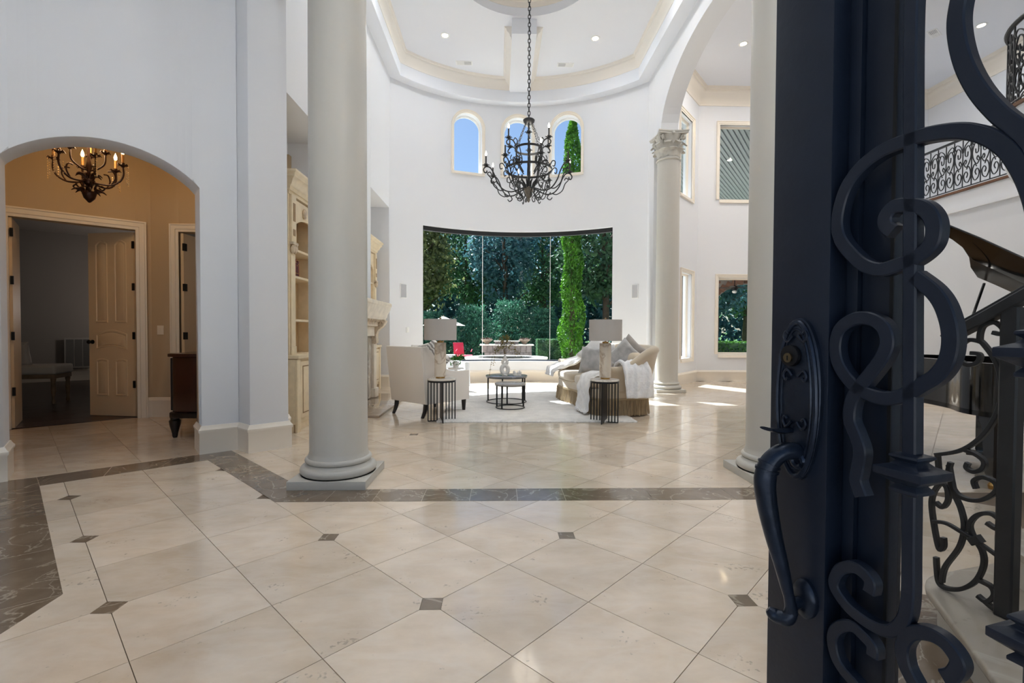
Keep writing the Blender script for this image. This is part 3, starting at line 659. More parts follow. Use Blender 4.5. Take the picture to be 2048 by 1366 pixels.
IP = dict(
 bar=[(.262, 2.57), (.2622, 1.9), (.2604, 1.7308), (.2633, 1.5411), (.2671, 1.3031), (.2709, 1.0645), (.2725, .9046), (.2732, .8323), (.2687, .7926), (.257, .7684), (.2424, .7546), (.2153, .7494), (.1807, .7549), (.1557, .7705), (.1475, .7886), (.1578, .816), (.1792, .8327), (.1981, .8329), (.2131, .822), (.2117, .803)],
 low1=[(.2197, .6966), (.2185, .714), (.2002, .7236), (.1812, .7272), (.1569, .709), (.1465, .683), (.152, .6546), (.1669, .6377), (.1949, .6257), (.2198, .6045), (.25, .57), (.26, .50), (.262, .30)],
 low2=[(.3242, .7345), (.3349, .7443), (.3419, .7648), (.3342, .7791), (.3192, .7876), (.299, .7859), (.278, .7722), (.2666, .7456), (.2702, .7161), (.2853, .6936), (.3027, .6685), (.33, .64), (.37, .62)],
 loop=[(.272, 1.340), (.2991, 1.3141), (.3148, 1.286), (.3233, 1.2472), (.3201, 1.2122), (.3069, 1.1872), (.2854, 1.169), (.2604, 1.1501), (.231, 1.1413), (.1992, 1.1466), (.173, 1.1621), (.1497, 1.1918), (.1423, 1.2263), (.1514, 1.2585), (.1781, 1.2752), (.2045, 1.2745), (.2263, 1.2606), (.234, 1.2365), (.2273, 1.2121), (.2104, 1.1856), (.1911, 1.1587), (.1754, 1.1311), (.1714, 1.0965), (.182, 1.0699), (.1915, 1.0429), (.1877, 1.0092), (.1853, .989), (.1956, .964)],
 circle=[(.42, 1.37), (.415, 1.4097), (.407, 1.444), (.3965, 1.4734), (.3831, 1.4999), (.3637, 1.5228), (.3391, 1.5408), (.3136, 1.5509), (.2822, 1.5573), (.2526, 1.5585), (.2207, 1.5564), (.1916, 1.5454), (.1661, 1.5248), (.1498, 1.4954), (.1419, 1.4547), (.1483, 1.4216), (.1686, 1.3921), (.1924, 1.3685), (.2196, 1.3573), (.2473, 1.3612), (.2731, 1.3688), (.2937, 1.3856), (.2987, 1.4075), (.2949, 1.4281), (.2822, 1.4456), (.2635, 1.4542), (.2408, 1.4575), (.2277, 1.4459), (.228, 1.4292), (.2393, 1.4171)],
 sweep=[(.36, 1.86), (.335, 1.80), (.3262, 1.75), (.3213, 1.7046), (.3298, 1.6494), (.348, 1.5976), (.3724, 1.5526), (.3914, 1.5259), (.4084, 1.4984), (.4212, 1.4589), (.4243, 1.4201)])
IW = dict(bar=.0205, low1=.0205, low2=.0215, loop=.0235, circle=.0235, sweep=.0235)
for k, p in IP.items():
    pts = cat_rom(p, 7)
    MB().strip(pts, IW[k], .019, EO, EX, EZ, EN).build('iron_bar' if k == 'bar' else 'scroll', IRON, door, angle=30)
# mirrored half of the pattern towards the hinge side
for k in ('low2', 'circle', 'sweep'):
    MB().strip(cat_rom([(.845-a, c) for a, c in IP[k]], 6), IW[k], .019, EO, EX, EZ, EN).build('scroll', IRON, door, angle=30)
MB().strip([(.424, .30), (.424, 2.57)], .0205, .019, EO, EX, EZ, EN).build('iron_bar', IRON, door)
MB().strip([(.585, .30), (.585, 2.57)], .0205, .019, EO, EX, EZ, EN).build('iron_bar', IRON, door)
def collar(t, z, s=1.):
    prof = [(.011, .033), (.021, .030), (.022, .026), (.015, .020), (.021, .014), (.036, .008), (.036, -.004), (.024, -.012), (.015, -.018), (.021, -.025), (.021, -.030), (.011, -.034)]
    b = MB(); vs = []
    for r, h in prof:
        r *= s
        for a, c in ((-r, -r), (r, -r), (r, r), (-r, r)): vs.append(lf(t+a, z+h*s, -.0095+c))
    m_ = len(prof); b.add(vs, [(i*4+q, i*4+(q+1) % 4, (i+1)*4+(q+1) % 4, (i+1)*4+q) for i in range(m_-1) for q in range(4)]+[(3, 2, 1, 0), tuple((m_-1)*4+q for q in range(4))])
    b.build('collar', IRON, door, bevel=.0012, angle=30)
collar(.271, 1.026); collar(.424, 1.224); collar(.424, .848); collar(.585, 1.026)
# handle set
ht, hz = .0745, 1.119
def oval(rt, rz, o0, o1, n=40, dz=0., taper=.9, e=1.):
    vs = []; 
    for (s_, o) in ((1, o0), (1, o1*.6+o0*.4), (taper, o1)):
        for k in range(n):
            a = 2*PI*k/n; vs.append(lf(ht+rt*s_*math.cos(a)*(1+.08*math.sin(a)), hz+dz+rz*s_*math.sin(a), o))
    fs = [(i*n+k, i*n+(k+1) % n, (i+1)*n+(k+1) % n, (i+1)*n+k) for i in range(2) for k in range(n)]+[tuple(range(n)), tuple(2*n+k for k in range(n))]
    return MB().add(vs, fs)
esc = oval(.050, .161, 0, .014, taper=.86).build('handle_plate', HANDLE, door)
b = MB(); pth = [lf(ht+.0435*math.cos(2*PI*k/44), hz+.152*math.sin(2*PI*k/44), .013) for k in range(44)]
b.tube(pth, .0055, 8, True).build('rim', HANDLE, esc)
pth = [lf(ht+.034*math.cos(2*PI*k/44), hz+.138*math.sin(2*PI*k/44), .014) for k in range(44)]
MB().tube(pth, .0028, 6, True).build('bead', HANDLE, esc)
def disc(t, z, r, o0, o1, n=24):
    vs = [lf(t+r*math.cos(2*PI*k/n), z+r*math.sin(2*PI*k/n), o) for o in (o0, o1) for k in range(n)]
    return MB().add(vs, [(k, (k+1) % n, (k+1) % n+n, k+n) for k in range(n)]+[tuple(range(n)), tuple(n+k for k in range(n))])
cyl = disc(.066, 1.205, .021, .012, .024).build('lock_cylinder', mat('black_bronze', (28, 29, 33), .4, metal=.6), esc, bevel=.003)
disc(.066, 1.201, .0095, .023, .0275).build('key_plug', mat('brass_plug', (116, 102, 78), .3, metal=1.), esc)
MB().obox(lf(.0648, 1.196, .0272), tuple(DT*.0024)+(0,), tuple(NO*.001)+(0,), (0, 0, .009)).build('keyhole', mat('keyhole_black', (8, 8, 8), .8), esc)
for sgn in (-1, 1):
    for z0, up in ((1.245, -1), (1.165, 1), (1.075, -1)):
        p = cat_rom([(ht+sgn*.006, z0), (ht+sgn*.018, z0+.012*up), (ht+sgn*.026, z0+.002*up), (ht+sgn*.022, z0-.008*up), (ht+sgn*.016, z0-.003*up)], 5)
        MB().tube([lf(a, c, .0165) for a, c in p], .003, 6).build('scroll_ornament', HANDLE, esc)
b = MB(); vs = []; n_ = 14
for k in range(n_):
    a = 2*PI*k/n_; vs.append((math.cos(a), math.sin(a)))
lev = [(.062, 1.056, .012, .010, .006), (.060, 1.054, .035, .012, .005), (.056, 1.057, .055, .019, .004), (.055, 1.060, .066, .016, .0035)]
vv = [lf(t+r*cx_, z+rz*cz_, o) for t, z, o, r, rz in lev for cx_, cz_ in vs]
MB().add(vv, [(i*n_+k, i*n_+(k+1) % n_, (i+1)*n_+(k+1) % n_, (i+1)*n_+k) for i in range(3) for k in range(n_)]+[tuple(range(n_)), tuple(3*n_+k for k in range(n_))]).build('thumb_lever', HANDLE, esc)
gp = cat_rom([lf(.082, 1.012, .0), lf(.080, 1.019, .022), lf(.072, 1.014, .046), (lf(.064, .992, .066)), lf(.060, .955, .072), lf(.064, .905, .068), lf(.072, .85, .060), lf(.080, .80, .050), lf(.086, .757, .042), lf(.090, .725, .036), lf(.088, .704, .032)], 6)
nr = len(gp); rr = [np.interp(i/(nr-1), [0, .12, .25, .38, .5, .68, .85, .95, 1], [.014, .017, .018, .0205, .0185, .014, .010, .011, .013]) for i in range(nr)]
MB().tube(gp, rr, 14).build('grip', HANDLE, door)
for q in (.30, .335): 
    i = int(q*(nr-1)); MB().tube([gp[i]+(gp[i+1]-gp[i])*-.3, gp[i]+(gp[i+1]-gp[i])*.5], rr[i]*1.12, 14).build('grip_band', HANDLE, door)
curl = cat_rom([lf(.090, .715, .03), lf(.086, .693, .036), lf(.068, .688, .046), lf(.056, .697, .056)], 6)
MB().tube(curl, [np.interp(i/(len(curl)-1), [0, .4, .8, 1], [.010, .014, .013, .006]) for i in range(len(curl))], 12).build('grip_curl', HANDLE, door)
MB().tube([lf(.092, .727, 0), lf(.091, .722, .03)], .011, 12).build('grip_post', HANDLE, door)
b = MB(); vs = []
for s_, o in ((1, 0), (1, .008), (.86, .013), (.5, .016)):
    for k in range(28): vs.append(lf(.095+.026*s_*math.cos(2*PI*k/28), .731+.038*s_*math.sin(2*PI*k/28), o))
b.add(vs, [(i*28+k, i*28+(k+1) % 28, (i+1)*28+(k+1) % 28, (i+1)*28+k) for i in range(3) for k in range(28)]+[tuple(range(28)), tuple(84+k for k in range(28))]).build('grip_rosette', HANDLE, door)
MB().tube(cat_rom([lf(.084+.012*math.cos(a), 1.000+.012*math.sin(a), .016) for a in np.linspace(0, 5.5, 12)], 3), .006, 8).build('volute', HANDLE, esc)
# ------------------------------------------------------------------ columns
def leafstrip(b, ang, r0, z0, h, wd, curl, n=7):
    vs = []
    for i in range(n+1):
        t = i/n; r = r0+.02*t+curl*max(0, t-.55)**1.5*3.2; z = z0+h*(t if t < .85 else .85-(t-.85)*1.1); wv = wd*(.75+.5*math.sin(PI*min(1, t*1.05)))*(1 if t < .8 else 1-(t-.8)*2.2)
        for s_, q in ((-1, 0), (-.5, .008), (0, .016), (.5, .008), (1, 0)):
            a = ang+s_*wv/2/r0; vs.append((math.cos(a)*(r+q), math.sin(a)*(r+q), z))
    b.add(vs, [(i*5+k, i*5+k+1, (i+1)*5+k+1, (i+1)*5+k) for i in range(n) for k in range(4)])
def column(loc, label, hshaft, cap=True):
    t = empty('column', loc, 0, label, 'column', 'cream columns')
    MB().box(-.308, .308, -.308, .308, 0, .068).build('plinth', COLM, t, bevel=.004)
    pr = [(.30, .068)]+[(.272+.036*math.cos(a), .068+.036+.036*math.sin(a)) for a in np.linspace(-PI/2, PI/2, 9)]+[(.268, .142), (.262, .148), (.256, .16)]+[(.247+.022*math.cos(a), .184+.022*math.sin(a)) for a in np.linspace(-PI/2, PI/2, 7)]+[(.245, .21), (.238, .235)]
    MB().lathe(pr, 48).build('base', COLM, t, angle=45)
    pr = [(.238, .235)]+[(.2335*(1-.05*max(0, (k/10)-.3)**1.6*1.3), .25+(hshaft-.25)*k/10) for k in range(11)]
    MB().lathe(pr, 48).build('shaft', COLM, t)
    z = hshaft; rt = pr[-1][0]
    MB().lathe([(rt, z-.06), (rt+.02, z-.055), (rt+.028, z-.04), (rt+.02, z-.025), (rt+.004, z-.02), (rt, z)], 48).build('astragal', COLM, t)
    cp = MB().lathe([(rt*.97, z), (rt*.97, z+.25), (rt*1.05, z+.36), (rt*1.22, z+.43), (rt*1.25, z+.45)], 32).build('capital', COLM, t)
    b = MB()
    for k in range(8): leafstrip(b, 2*PI*k/8, rt*.98, z+.0, .20, .17, .10)
    for k in range(8): leafstrip(b, 2*PI*(k+.5)/8, rt*.98, z+.02, .33, .15, .12)
    b.build('acanthus', COLM, cp, weld=False)
    for k in range(4):
        a = PI/4+k*PI/2
        for s_ in (-1, 1):
            pts = []
            for i in range(22):
                q = i/21; th = q*3.6*PI; r_ = .055*(1-q*.8); pts.append((rt*1.18+.055+r_*math.cos(th+PI/2)*.9, .385-0+r_*math.sin(th+PI/2)))
            pts = [(rt*1.0, .22), (rt*1.05, .34)]+pts
            ca, sa = math.cos(a), math.sin(a)
            MB().tube([(ca*u-sa*s_*.022, sa*u+ca*s_*.022, z+v) for u, v in pts], .013, 6).build('volute', COLM, cp)
    ab = []
    for k in range(4):
        a = PI/4+k*PI/2
        for q in range(8):
            t_ = q/8; p1 = np.array([math.cos(a), math.sin(a)])*.43; p2 = np.array([math.cos(a+PI/2), math.sin(a+PI/2)])*.43; pm = p1+(p2-p1)*t_; ab.append(tuple(pm*(1-.16*math.sin(PI*t_))))
    MB().prism(ab, z+.45, z+.485).build('abacus', COLM, cp, bevel=.003)
    MB().prism([(x*1.04, y*1.04) for x, y in ab], z+.485, z+.515).build('abacus', COLM, cp, bevel=.003)
    for k in range(4):
        a = k*PI/2; MB().ellipsoid((math.cos(a)*.275, math.sin(a)*.275, z+.455), (.035, .035, .035)).build('rosette', COLM, cp)
    return t
column((-1.355, 4.065, 0), 'thick cream column in the foreground, left of the sitting area', 5.35)
column((2.40, 4.065, 0), 'thick cream column in the foreground, right of the sitting area, partly behind the iron door', 5.35)
column((3.55, 10.03, 0), 'cream column with leafy capital carrying the far end of the tall arch', 4.885)
column((3.55, 5.57, 0), 'cream column under the near end of the tall arch, hidden by the iron door stile', 4.885)
# ------------------------------------------------------------------ recessed lights, vents, speakers, switches
CAN = emis('lamp_lens', (255, 250, 240), 6.)
def downlight(x, y, z, label, watts, group, warm=(.81, .905, 1.)):
    t = empty('recessed_light', (x, y, z), 0, label, 'ceiling light', group)
    MB().lathe([(.062, -.004), (.085, -.010), (.098, -.006), (.100, 0), (.062, 0), (.062, -.004)], 28).build('trim_ring', WHITE, t)
    MB().lathe([(0, -.0035), (.0615, -.0035)], 24).build('lens', CAN, t)
    if watts:
        l = bpy.data.lights.new('lamp', 'AREA'); l.shape = 'DISK'; l.size = .13; l.energy = watts; l.color = warm
        o = bpy.data.objects.new('lamp', l); COL.objects.link(o); o.parent = t; o.location = (0, 0, -.02)
    return t
downlight(-1.15, 10.12, ZC, 'recessed ceiling light left of the chandelier chain', DOWNLIGHT_W, 'tray ceiling lights')
downlight(2.00, 10.12, ZC, 'recessed ceiling light right of the chandelier chain', DOWNLIGHT_W, 'tray ceiling lights')
for (x, y), lb in zip(((-1.15, 6.2), (2.0, 6.2), (-1.5, 8.15), (2.35, 8.15)), ('near left', 'near right', 'middle left', 'middle right')): downlight(x, y, ZC, 'recessed light of the tray ceiling, %s, above the picture' % lb, DOWNLIGHT_W, 'tray ceiling lights')
for (x, y), lb in zip(((-1.0, 2.2), (.45, 2.9), (2.2, 2.2), (.45, .9)), ('left', 'far', 'right', 'near')): downlight(x, y, ZC, 'unseen recessed light added to the foyer, the %s one, above the picture' % lb, DOWNLIGHT_W*1.75, 'added foyer lights', (.90, .955, 1.))  # unseen lamps added to brighten the foyer
downlight(9.64, 9.44, ZC, 'bright recessed light in the music room ceiling over the gallery', DOWNLIGHT_W*2, 'music room lights')
for (x, y), lb in zip(((5.2, 10.2), (5.2, 7.2), (7.6, 10.2), (7.6, 7.0), (6.2, 4.6)), ('by the bay', 'by the arch', 'by the gallery', 'by the landing', 'over the piano')): downlight(x, y, ZC, 'recessed music room light %s, hidden from view' % lb, DOWNLIGHT_W*3.1, 'music room lights', (1, .95, .89))
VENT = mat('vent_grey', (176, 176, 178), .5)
def ceil_vent(x, y, z, label, rz=0):
    t = empty('ceiling_vent', (x, y, z), rz, label, 'vent')
    MB().box(-.19, .19, -.085, .085, -.008, 0).build('frame', WHITE, t, bevel=.003)
    for s_ in (-1, 1):
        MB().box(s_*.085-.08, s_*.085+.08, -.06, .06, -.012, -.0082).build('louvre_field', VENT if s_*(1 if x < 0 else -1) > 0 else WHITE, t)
        for k in range(5): MB().box(s_*.085-.08, s_*.085+.08, -.052+k*.024, -.046+k*.024, -.017, -.0122).build('slat', WHITE, t)
ceil_vent(-.83, 11.13, ZC, 'small ceiling air vent left of the ceiling beam')
ceil_vent(1.51, 11.13, ZC, 'small ceiling air vent right of the ceiling beam')
ceil_vent(8.93, 9.72, ZC, 'ceiling air vent above the balcony seen through the door ironwork', .6)
GREY = mat('speaker_mesh', (186, 186, 189), .7, bump=.3, bscale=300)
def on_bow(u, z): x, y, _ = bow(u, z, 0); return (x, y, z), -u/RB
def wall_plate(nm, u, z, wd, hg, label, cat, kind):
    (x, y, z), a = on_bow(u, z); t = empty(nm, (x, y, z), a, label, cat)
    MB().box(-wd/2, wd/2, -.012, .004, -hg/2, hg/2).build('frame', WHITE, t, bevel=.003)
    if kind == 'spk': MB().box(-wd/2+.015, wd/2-.015, -.016, -.0121, -hg/2+.015, hg/2-.015).build('grille', GREY, t)
    else: MB().box(-.012, .012, -.017, -.0121, -.03, .03).build('rocker', WHITE, t)
wall_plate('wall_speaker', -2.915, 2.18, .17, .33, 'flush wall speaker left of the picture window', 'speaker', 'spk')
wall_plate('wall_speaker', 2.97, 2.20, .17, .33, 'flush wall speaker right of the picture window', 'speaker', 'spk')
wall_plate('light_switch', -2.81, 1.285, .075, .12, 'white switch plate below the left wall speaker', 'switch', 'sw')
t = empty('light_switch', (-4.89, HC[1], 1.256), 0, 'cream switch plate on the hall wall beside the doorway', 'switch')
MB().box(-.045, .045, -.008, .002, -.065, .065).build('plate', TRIM, t, bevel=.002); MB().box(-.011, .011, -.013, -.0081, -.028, .028).build('rocker', TRIM, t)
# ------------------------------------------------------------------ chandeliers
FLAME = emis('bulb_flame', (255, 244, 226), 9.); FLAMEW = emis('warm_bulb', (255, 205, 130), 30.)
CANDLE = mat('dark_candle_sleeve', (52, 50, 50), .6); STONE = mat('carved_finial', (128, 120, 108), .8, noise=.3, nscale=30, bump=.4, bscale=60)
def candle_arm(root, ang, pts, rad, sleeve, zc, curls, iron, lit, bulb, cup=.05, gr=.011):
    ca, sa = math.cos(ang), math.sin(ang)
    P = lambda r, z, s_=0.: (ca*r-sa*s_, sa*r+ca*s_, z)
    b = MB(); pp = cat_rom([P(r, z) for r, z in pts], 7); b.tube(pp, gr, 6)
    for c in curls: b.tube(cat_rom([P(r, z) for r, z in c], 6), gr*.8, 6)
    arm = b.build('arm', iron, root)
    r = rad
    b = MB(); c0 = P(r, 0)
    for k in range(6):
        a = 2*PI*k/6; pts_ = [(c0[0]+q*math.cos(a), c0[1]+q*math.sin(a), zc+h) for q, h in ((.012, 0), (cup*.6, .002), (cup, .012), (cup*1.25, -.004))]
        b.tube(pts_, [.008, .010, .008, .003], 5)
    b.lathe([(.0, zc-.02), (.014, zc-.02), (.02, zc-.005), (.03, zc+.006), (.018, zc+.012), (.018, zc+.03), (0, zc+.03)], 10, c0).build('candle_cup', iron, arm)
    MB().lathe([(.0125, zc+.03), (.0125, zc+.03+sleeve), (.008, zc+.035+sleeve)], 10, c0).build('candle', CANDLE, arm)
    if lit:
        z0 = zc+.03+sleeve; MB().lathe([(.007, z0), (.015, z0+.02), (.016, z0+.035), (.010, z0+.06), (.003, z0+.078), (0, z0+.09)], 10, c0).build('bulb', bulb, arm)
    return arm
ch = empty('chandelier', (.49, 8.15, 3.45), 0, 'large two-tier black iron chandelier hanging on a long chain', 'chandelier')
Z = lambda z: z-3.45
MB().lathe([(0, 0), (.012, .004), (.026, .03), (.030, .05), (.018, .065), (.03, .075), (.05, .13), (.075, .20), (.085, .24), (.06, .26), (.02, .27)], 20).build('finial', STONE, ch)
b = MB()
for k in range(10):
    a = 2*PI*k/10; pts_ = [(q*math.cos(a), q*math.sin(a), h) for q, h in ((.03, .18), (.07, .24), (.10, .31), (.15, .35), (.18, .33))]
    b.tube(cat_rom(pts_, 4), [np.interp(i/16, [0, .5, 1], [.012, .018, .004]) for i in range(17)], 6)
b.build('leaf_crown', IRON2, ch)
MB().tube([(0, 0, .26), (0, 0, 1.32)], .014, 8).build('centre_rod', IRON2, ch)
MB().lathe([(0, 1.40), (.03, 1.405), (.085, 1.40), (.10, 1.385), (.09, 1.35), (.06, 1.325), (.03, 1.31), (0, 1.31)], 24).build('hub', IRON2, ch)
def hoop(nm, r, z, hh=.035, th=.012): MB().lathe([(r-th, z), (r, z), (r, z+hh), (r-th, z+hh), (r-th, z)], 48).build(nm, IRON2, ch)
hoop('lower_ring', .40, Z(3.98)); hoop('upper_ring', .24, Z(4.33))
def chain(nm, p, q, parent, ln=.055, r=.0045, w_=.012):
    p, q = np.array(p, float), np.array(q, float); L = np.linalg.norm(q-p); d = (q-p)/L; n = max(1, int(L/(ln*.78)))
    a = np.cross(d, [0.3, .9, .1]); a /= np.linalg.norm(a); c = np.cross(d, a); b = MB()
    for i in range(n):
        o = p+d*(L*(i+.5)/n); s_ = a if i % 2 else c
        b.tube([o+d*math.cos(t_)*ln*.5+s_*math.sin(t_)*w_ for t_ in np.linspace(0, 2*PI, 12)[:-1]], r, 5, True)
    return b.build(nm, IRON2, parent, weld=False)
chain('chain', (0, 0, 1.40), (0, 0, Z(ZC+.38)), ch, .085, .0075, .022)
MB().lathe([(0, Z(ZC+.33)), (.05, Z(ZC+.34)), (.09, Z(ZC+.38)), (.09, Z(ZC+.40))], 20).build('ceiling_canopy', IRON2, ch)
for k in range(6):
    a = 2*PI*(k+.5)/6; chain('chain', (.235*math.cos(a), .235*math.sin(a), Z(4.37)), (.06*math.cos(a), .06*math.sin(a), 1.33), ch, .05, .004, .011)
for k in range(8):
    a = 2*PI*k/8+.2
    candle_arm(ch, a, [(.06, .24), (.14, .22), (.30, .16), (.44, .19), (.54, .30), (.60, .44), (.66, .53), (.73, .545), (.775, .50), (.76, .45), (.725, .45), (.72, .48)], .735, .125, .565,
               [[(.42, .18), (.50, .17), (.60, .24), (.65, .36), (.71, .43), (.665, .46), (.64, .42)], [(.20, .18), (.12, .10), (.16, .05), (.22, .08), (.19, .12)], [(.395, .54), (.45, .62), (.50, .60), (.49, .53), (.455, .54)], [(.36, .16), (.33, .10), (.38, .07), (.42, .11)]], IRON2, k % 2 == 0 or k == 3, FLAME)
for k in range(6):
    a = 2*PI*k/6+.45
    candle_arm(ch, a, [(.10, .50), (.18, .62), (.235, .74), (.245, .90), (.30, .99), (.37, 1.0), (.42, .955), (.405, .91), (.375, .92)], .385, .12, 1.02,
               [[(.235, .60), (.30, .66), (.36, .64), (.35, .57), (.31, .58)], [(.22, .82), (.15, .78), (.13, .70), (.18, .66), (.2, .71)], [(.24, .93), (.22, 1.0), (.26, 1.04), (.29, 1.0)]], IRON2, k % 2 == 1, FLAME)
for k in range(8):
    a = 2*PI*k/8; ca, sa = math.cos(a), math.sin(a); b = MB()
    for c in ([(.39, .55), (.33, .50), (.26, .42), (.29, .34), (.36, .34), (.36, .41), (.32, .42)], [(.39, .57), (.35, .66), (.28, .72), (.235, .66), (.27, .60), (.31, .63)], [(.235, .88), (.20, .78), (.25, .70), (.31, .74), (.29, .80)], [(.10, .30), (.20, .38), (.30, .36), (.32, .26), (.25, .22), (.22, .28)]):
        b.tube(cat_rom([(ca*r, sa*r, z) for r, z in c], 5), .008, 5)
    b.build('scroll', IRON2, ch)
pl = bpy.data.lights.new('bulb_light', 'POINT'); pl.energy = 10; pl.color = (1, .93, .82); pl.shadow_soft_size = .25
po = bpy.data.objects.new('bulb_light', pl); COL.objects.link(po); po.parent = ch; po.location = (0, 0, 1.15)
added_ch = copy_tree(ch); added_ch.location = (.45, 1.7, 3.3); tag(added_ch, 'unseen chandelier copy added to light the foyer, above the picture')  # unseen copy, added to light the surfaces that face the camera
for o in added_ch.children:
    if o.type == 'LIGHT': o.data = o.data.copy(); o.data.energy = 22; o.data.color = (1, .98, .96); o.location = (0, 0, .60)
# hall chandelier
BRONZE = mat('dark_bronze', (58, 34, 24), .4, metal=.6, noise=.3, nscale=20)
CRYS = mat('amber_crystal', (226, 190, 130), .08, spec=.9, coat=.6)
hc = empty('chandelier', (-4.61, 5.52, 2.62), 0, 'small bronze chandelier with crystal drops and lit candles in the hall', 'chandelier')
MB().lathe([(0, .06), (.012, .065), (.05, .11), (.066, .16), (.06, .185), (.02, .19)], 16).build('tulip', BRONZE, hc)
b = MB()
for k in range(8):
    a = 2*PI*k/8; pts_ = cat_rom([(q*math.cos(a), q*math.sin(a), h) for q, h in ((.05, .16), (.075, .195), (.115, .20), (.15, .175))], 4); b.tube(pts_, [np.interp(i/12, [0, .5, 1], [.012, .014, .003]) for i in range(len(pts_))], 6)
for k in range(8):
    a = 2*PI*(k+.5)/8; pts_ = cat_rom([(q*math.cos(a), q*math.sin(a), h) for q, h in ((.02, .30), (.05, .36), (.09, .375), (.12, .35))], 4); b.tube(pts_, [np.interp(i/12, [0, .5, 1], [.012, .014, .003]) for i in range(len(pts_))], 6)
b.build('leaf_crown', BRONZE, hc)
MB().lathe([(.012, .18), (.014, .24), (.05, .27), (.055, .31), (.02, .34), (.014, .4), (.03, .46), (.02, .52), (.014, .56), (.012, 1.1)], 14).build('stem', BRONZE, hc)
chain('chain', (0, 0, .9), (0, 0, 1.12), hc, .05)
CANDLE_K = CANDLE; CANDLE = mat('amber_candle', (196, 140, 74), .5)
for k in range(6):
    a = 2*PI*k/6+.35
    candle_arm(hc, a, [(.03, .30), (.10, .28), (.20, .28), (.28, .33), (.315, .41), (.31, .50)], .31, .095, .515, [[(.08, .28), (.06, .23), (.10, .20), (.14, .23), (.11, .26)], [(.20, .28), (.24, .36), (.22, .43), (.17, .43)]], BRONZE, True, FLAMEW, .045, .010)
    c0 = (math.cos(a), math.sin(a)); b = MB()
    for (rr_, z1, nn_) in ((.36, .50, 9), (.345, .46, 6), (.27, .42, 5)):
        for i in range(nn_):
            z = z1-i*.026; r_ = .0105; b.add([(c0[0]*rr_, c0[1]*rr_, z+r_*1.5)]+[(c0[0]*rr_+r_*math.cos(q), c0[1]*rr_+r_*math.sin(q), z) for q in (0, PI/2, PI, 3*PI/2)]+[(c0[0]*rr_, c0[1]*rr_, z-r_*1.5)], [(0, 1, 2), (0, 2, 3), (0, 3, 4), (0, 4, 1), (5, 2, 1), (5, 3, 2), (5, 4, 3), (5, 1, 4)])
        b.tube([(c0[0]*rr_, c0[1]*rr_, z1+.02), (c0[0]*rr_, c0[1]*rr_, z1-nn_*.026)], .0012, 4)
    b.build('crystal_strand', CRYS, hc, angle=10, weld=False)
for k in range(3):
    a = 2*PI*k/3+.1; candle_arm(hc, a, [(.02, .42), (.09, .44), (.16, .50), (.17, .60)], .17, .08, .62, [], BRONZE, True, FLAMEW, .04, .009)
CANDLE = CANDLE_K
pl = bpy.data.lights.new('bulb_light', 'POINT'); pl.energy = 8; pl.color = (1, .72, .42); pl.shadow_soft_size = .12
po = bpy.data.objects.new('bulb_light', pl); COL.objects.link(po); po.parent = hc; po.location = (0, 0, .70)
# ------------------------------------------------------------------ fireplace
LIME = mat('aged_limestone', (226, 214, 196), .55, noise=.10, nscale=8, bump=.05, bscale=40)
CARV = mat('carved_limestone', (208, 190, 166), .6, noise=.22, nscale=18, bump=.25, bscale=50)
MARB = stonemat('grey_beige_marble', (190, 180, 168), (228, 222, 214), .2, 4, 2.4, .3, .05, 0, .03)
FIREBLK = mat('firebox_black', (14, 14, 14), .7)
FC = 8.15
fp = empty('fireplace', (XL, FC, 0), 0, 'carved pale limestone fireplace with scrolled corbels and deep mantel shelf', 'fireplace')
b = MB().box(0, .72, -1.25, 1.25, .0, .035)
b.build('hearth', stonemat('hearth_marble', (176, 152, 126), (214, 198, 176), .12, 3, 2, .3, .05, 0, .03, coat=.4), fp, bevel=.004)
for s_ in (-1, 1):
    MB().box(0, .15, s_*.77-.10, s_*.77+.10, .037, 1.02).build('pilaster', LIME, fp, bevel=.004)
    MB().box(0, .18, s_*.77-.13, s_*.77+.13, .037, .20).build('pilaster_foot', LIME, fp, bevel=.006)
    MB().box(.0, .11, s_*.555-.11, s_*.555+.11, .037, 1.16).build('marble_slip', MARB, fp, bevel=.002)
    pr = cat_rom([(.0, 1.02), (.17, 1.02), (.19, 1.08), (.185, 1.16), (.21, 1.26), (.28, 1.32), (.33, 1.38), (.33, 1.46), (.0, 1.46)], 4)
    vs = [(x, s_*.77-.085, z) for x, z in pr]+[(x, s_*.77+.085, z) for x, z in pr]; n_ = len(pr)
    cb = MB().add(vs, [tuple(range(n_)), tuple(range(2*n_-1, n_-1, -1))]+[(i, (i+1) % n_, (i+1) % n_+n_, i+n_) for i in range(n_)]).build('corbel', CARV, fp)
    for sd in (-1, 1):
        sp = [(.255+(.055*(1-q*.8))*math.cos(q*9), 1.385+(.055*(1-q*.8))*math.sin(q*9)) for q in np.linspace(0, 1, 26)]
        MB().tube([(x, s_*.77+sd*.086, z) for x, z in sp], .009, 6).build('corbel_scroll', CARV, cb)
MB().box(0, .11, -.44, .44, .87, 1.16).build('marble_slip', MARB, fp, bevel=.002)
MB().box(.0, .03, -.442, .442, .04, .868).build('firebox', FIREBLK, fp)  # flat black panel in place of the firebox recess
MB().box(0, .16, -.90, .90, 1.165, 1.34).build('frieze', LIME, fp, bevel=.004)
for k in range(22):
    y = -.80+k*1.6/21
    MB().tube(cat_rom([(.15, y, 1.345), (.20, y, 1.37), (.21, y, 1.42), (.25, y, 1.455), (.30, y, 1.46)], 4), [.024]*17, 7).build('gadroon', CARV, fp)
MB().box(0, .22, -.93, .93, 1.345, 1.46).build('frieze_back', LIME, fp)
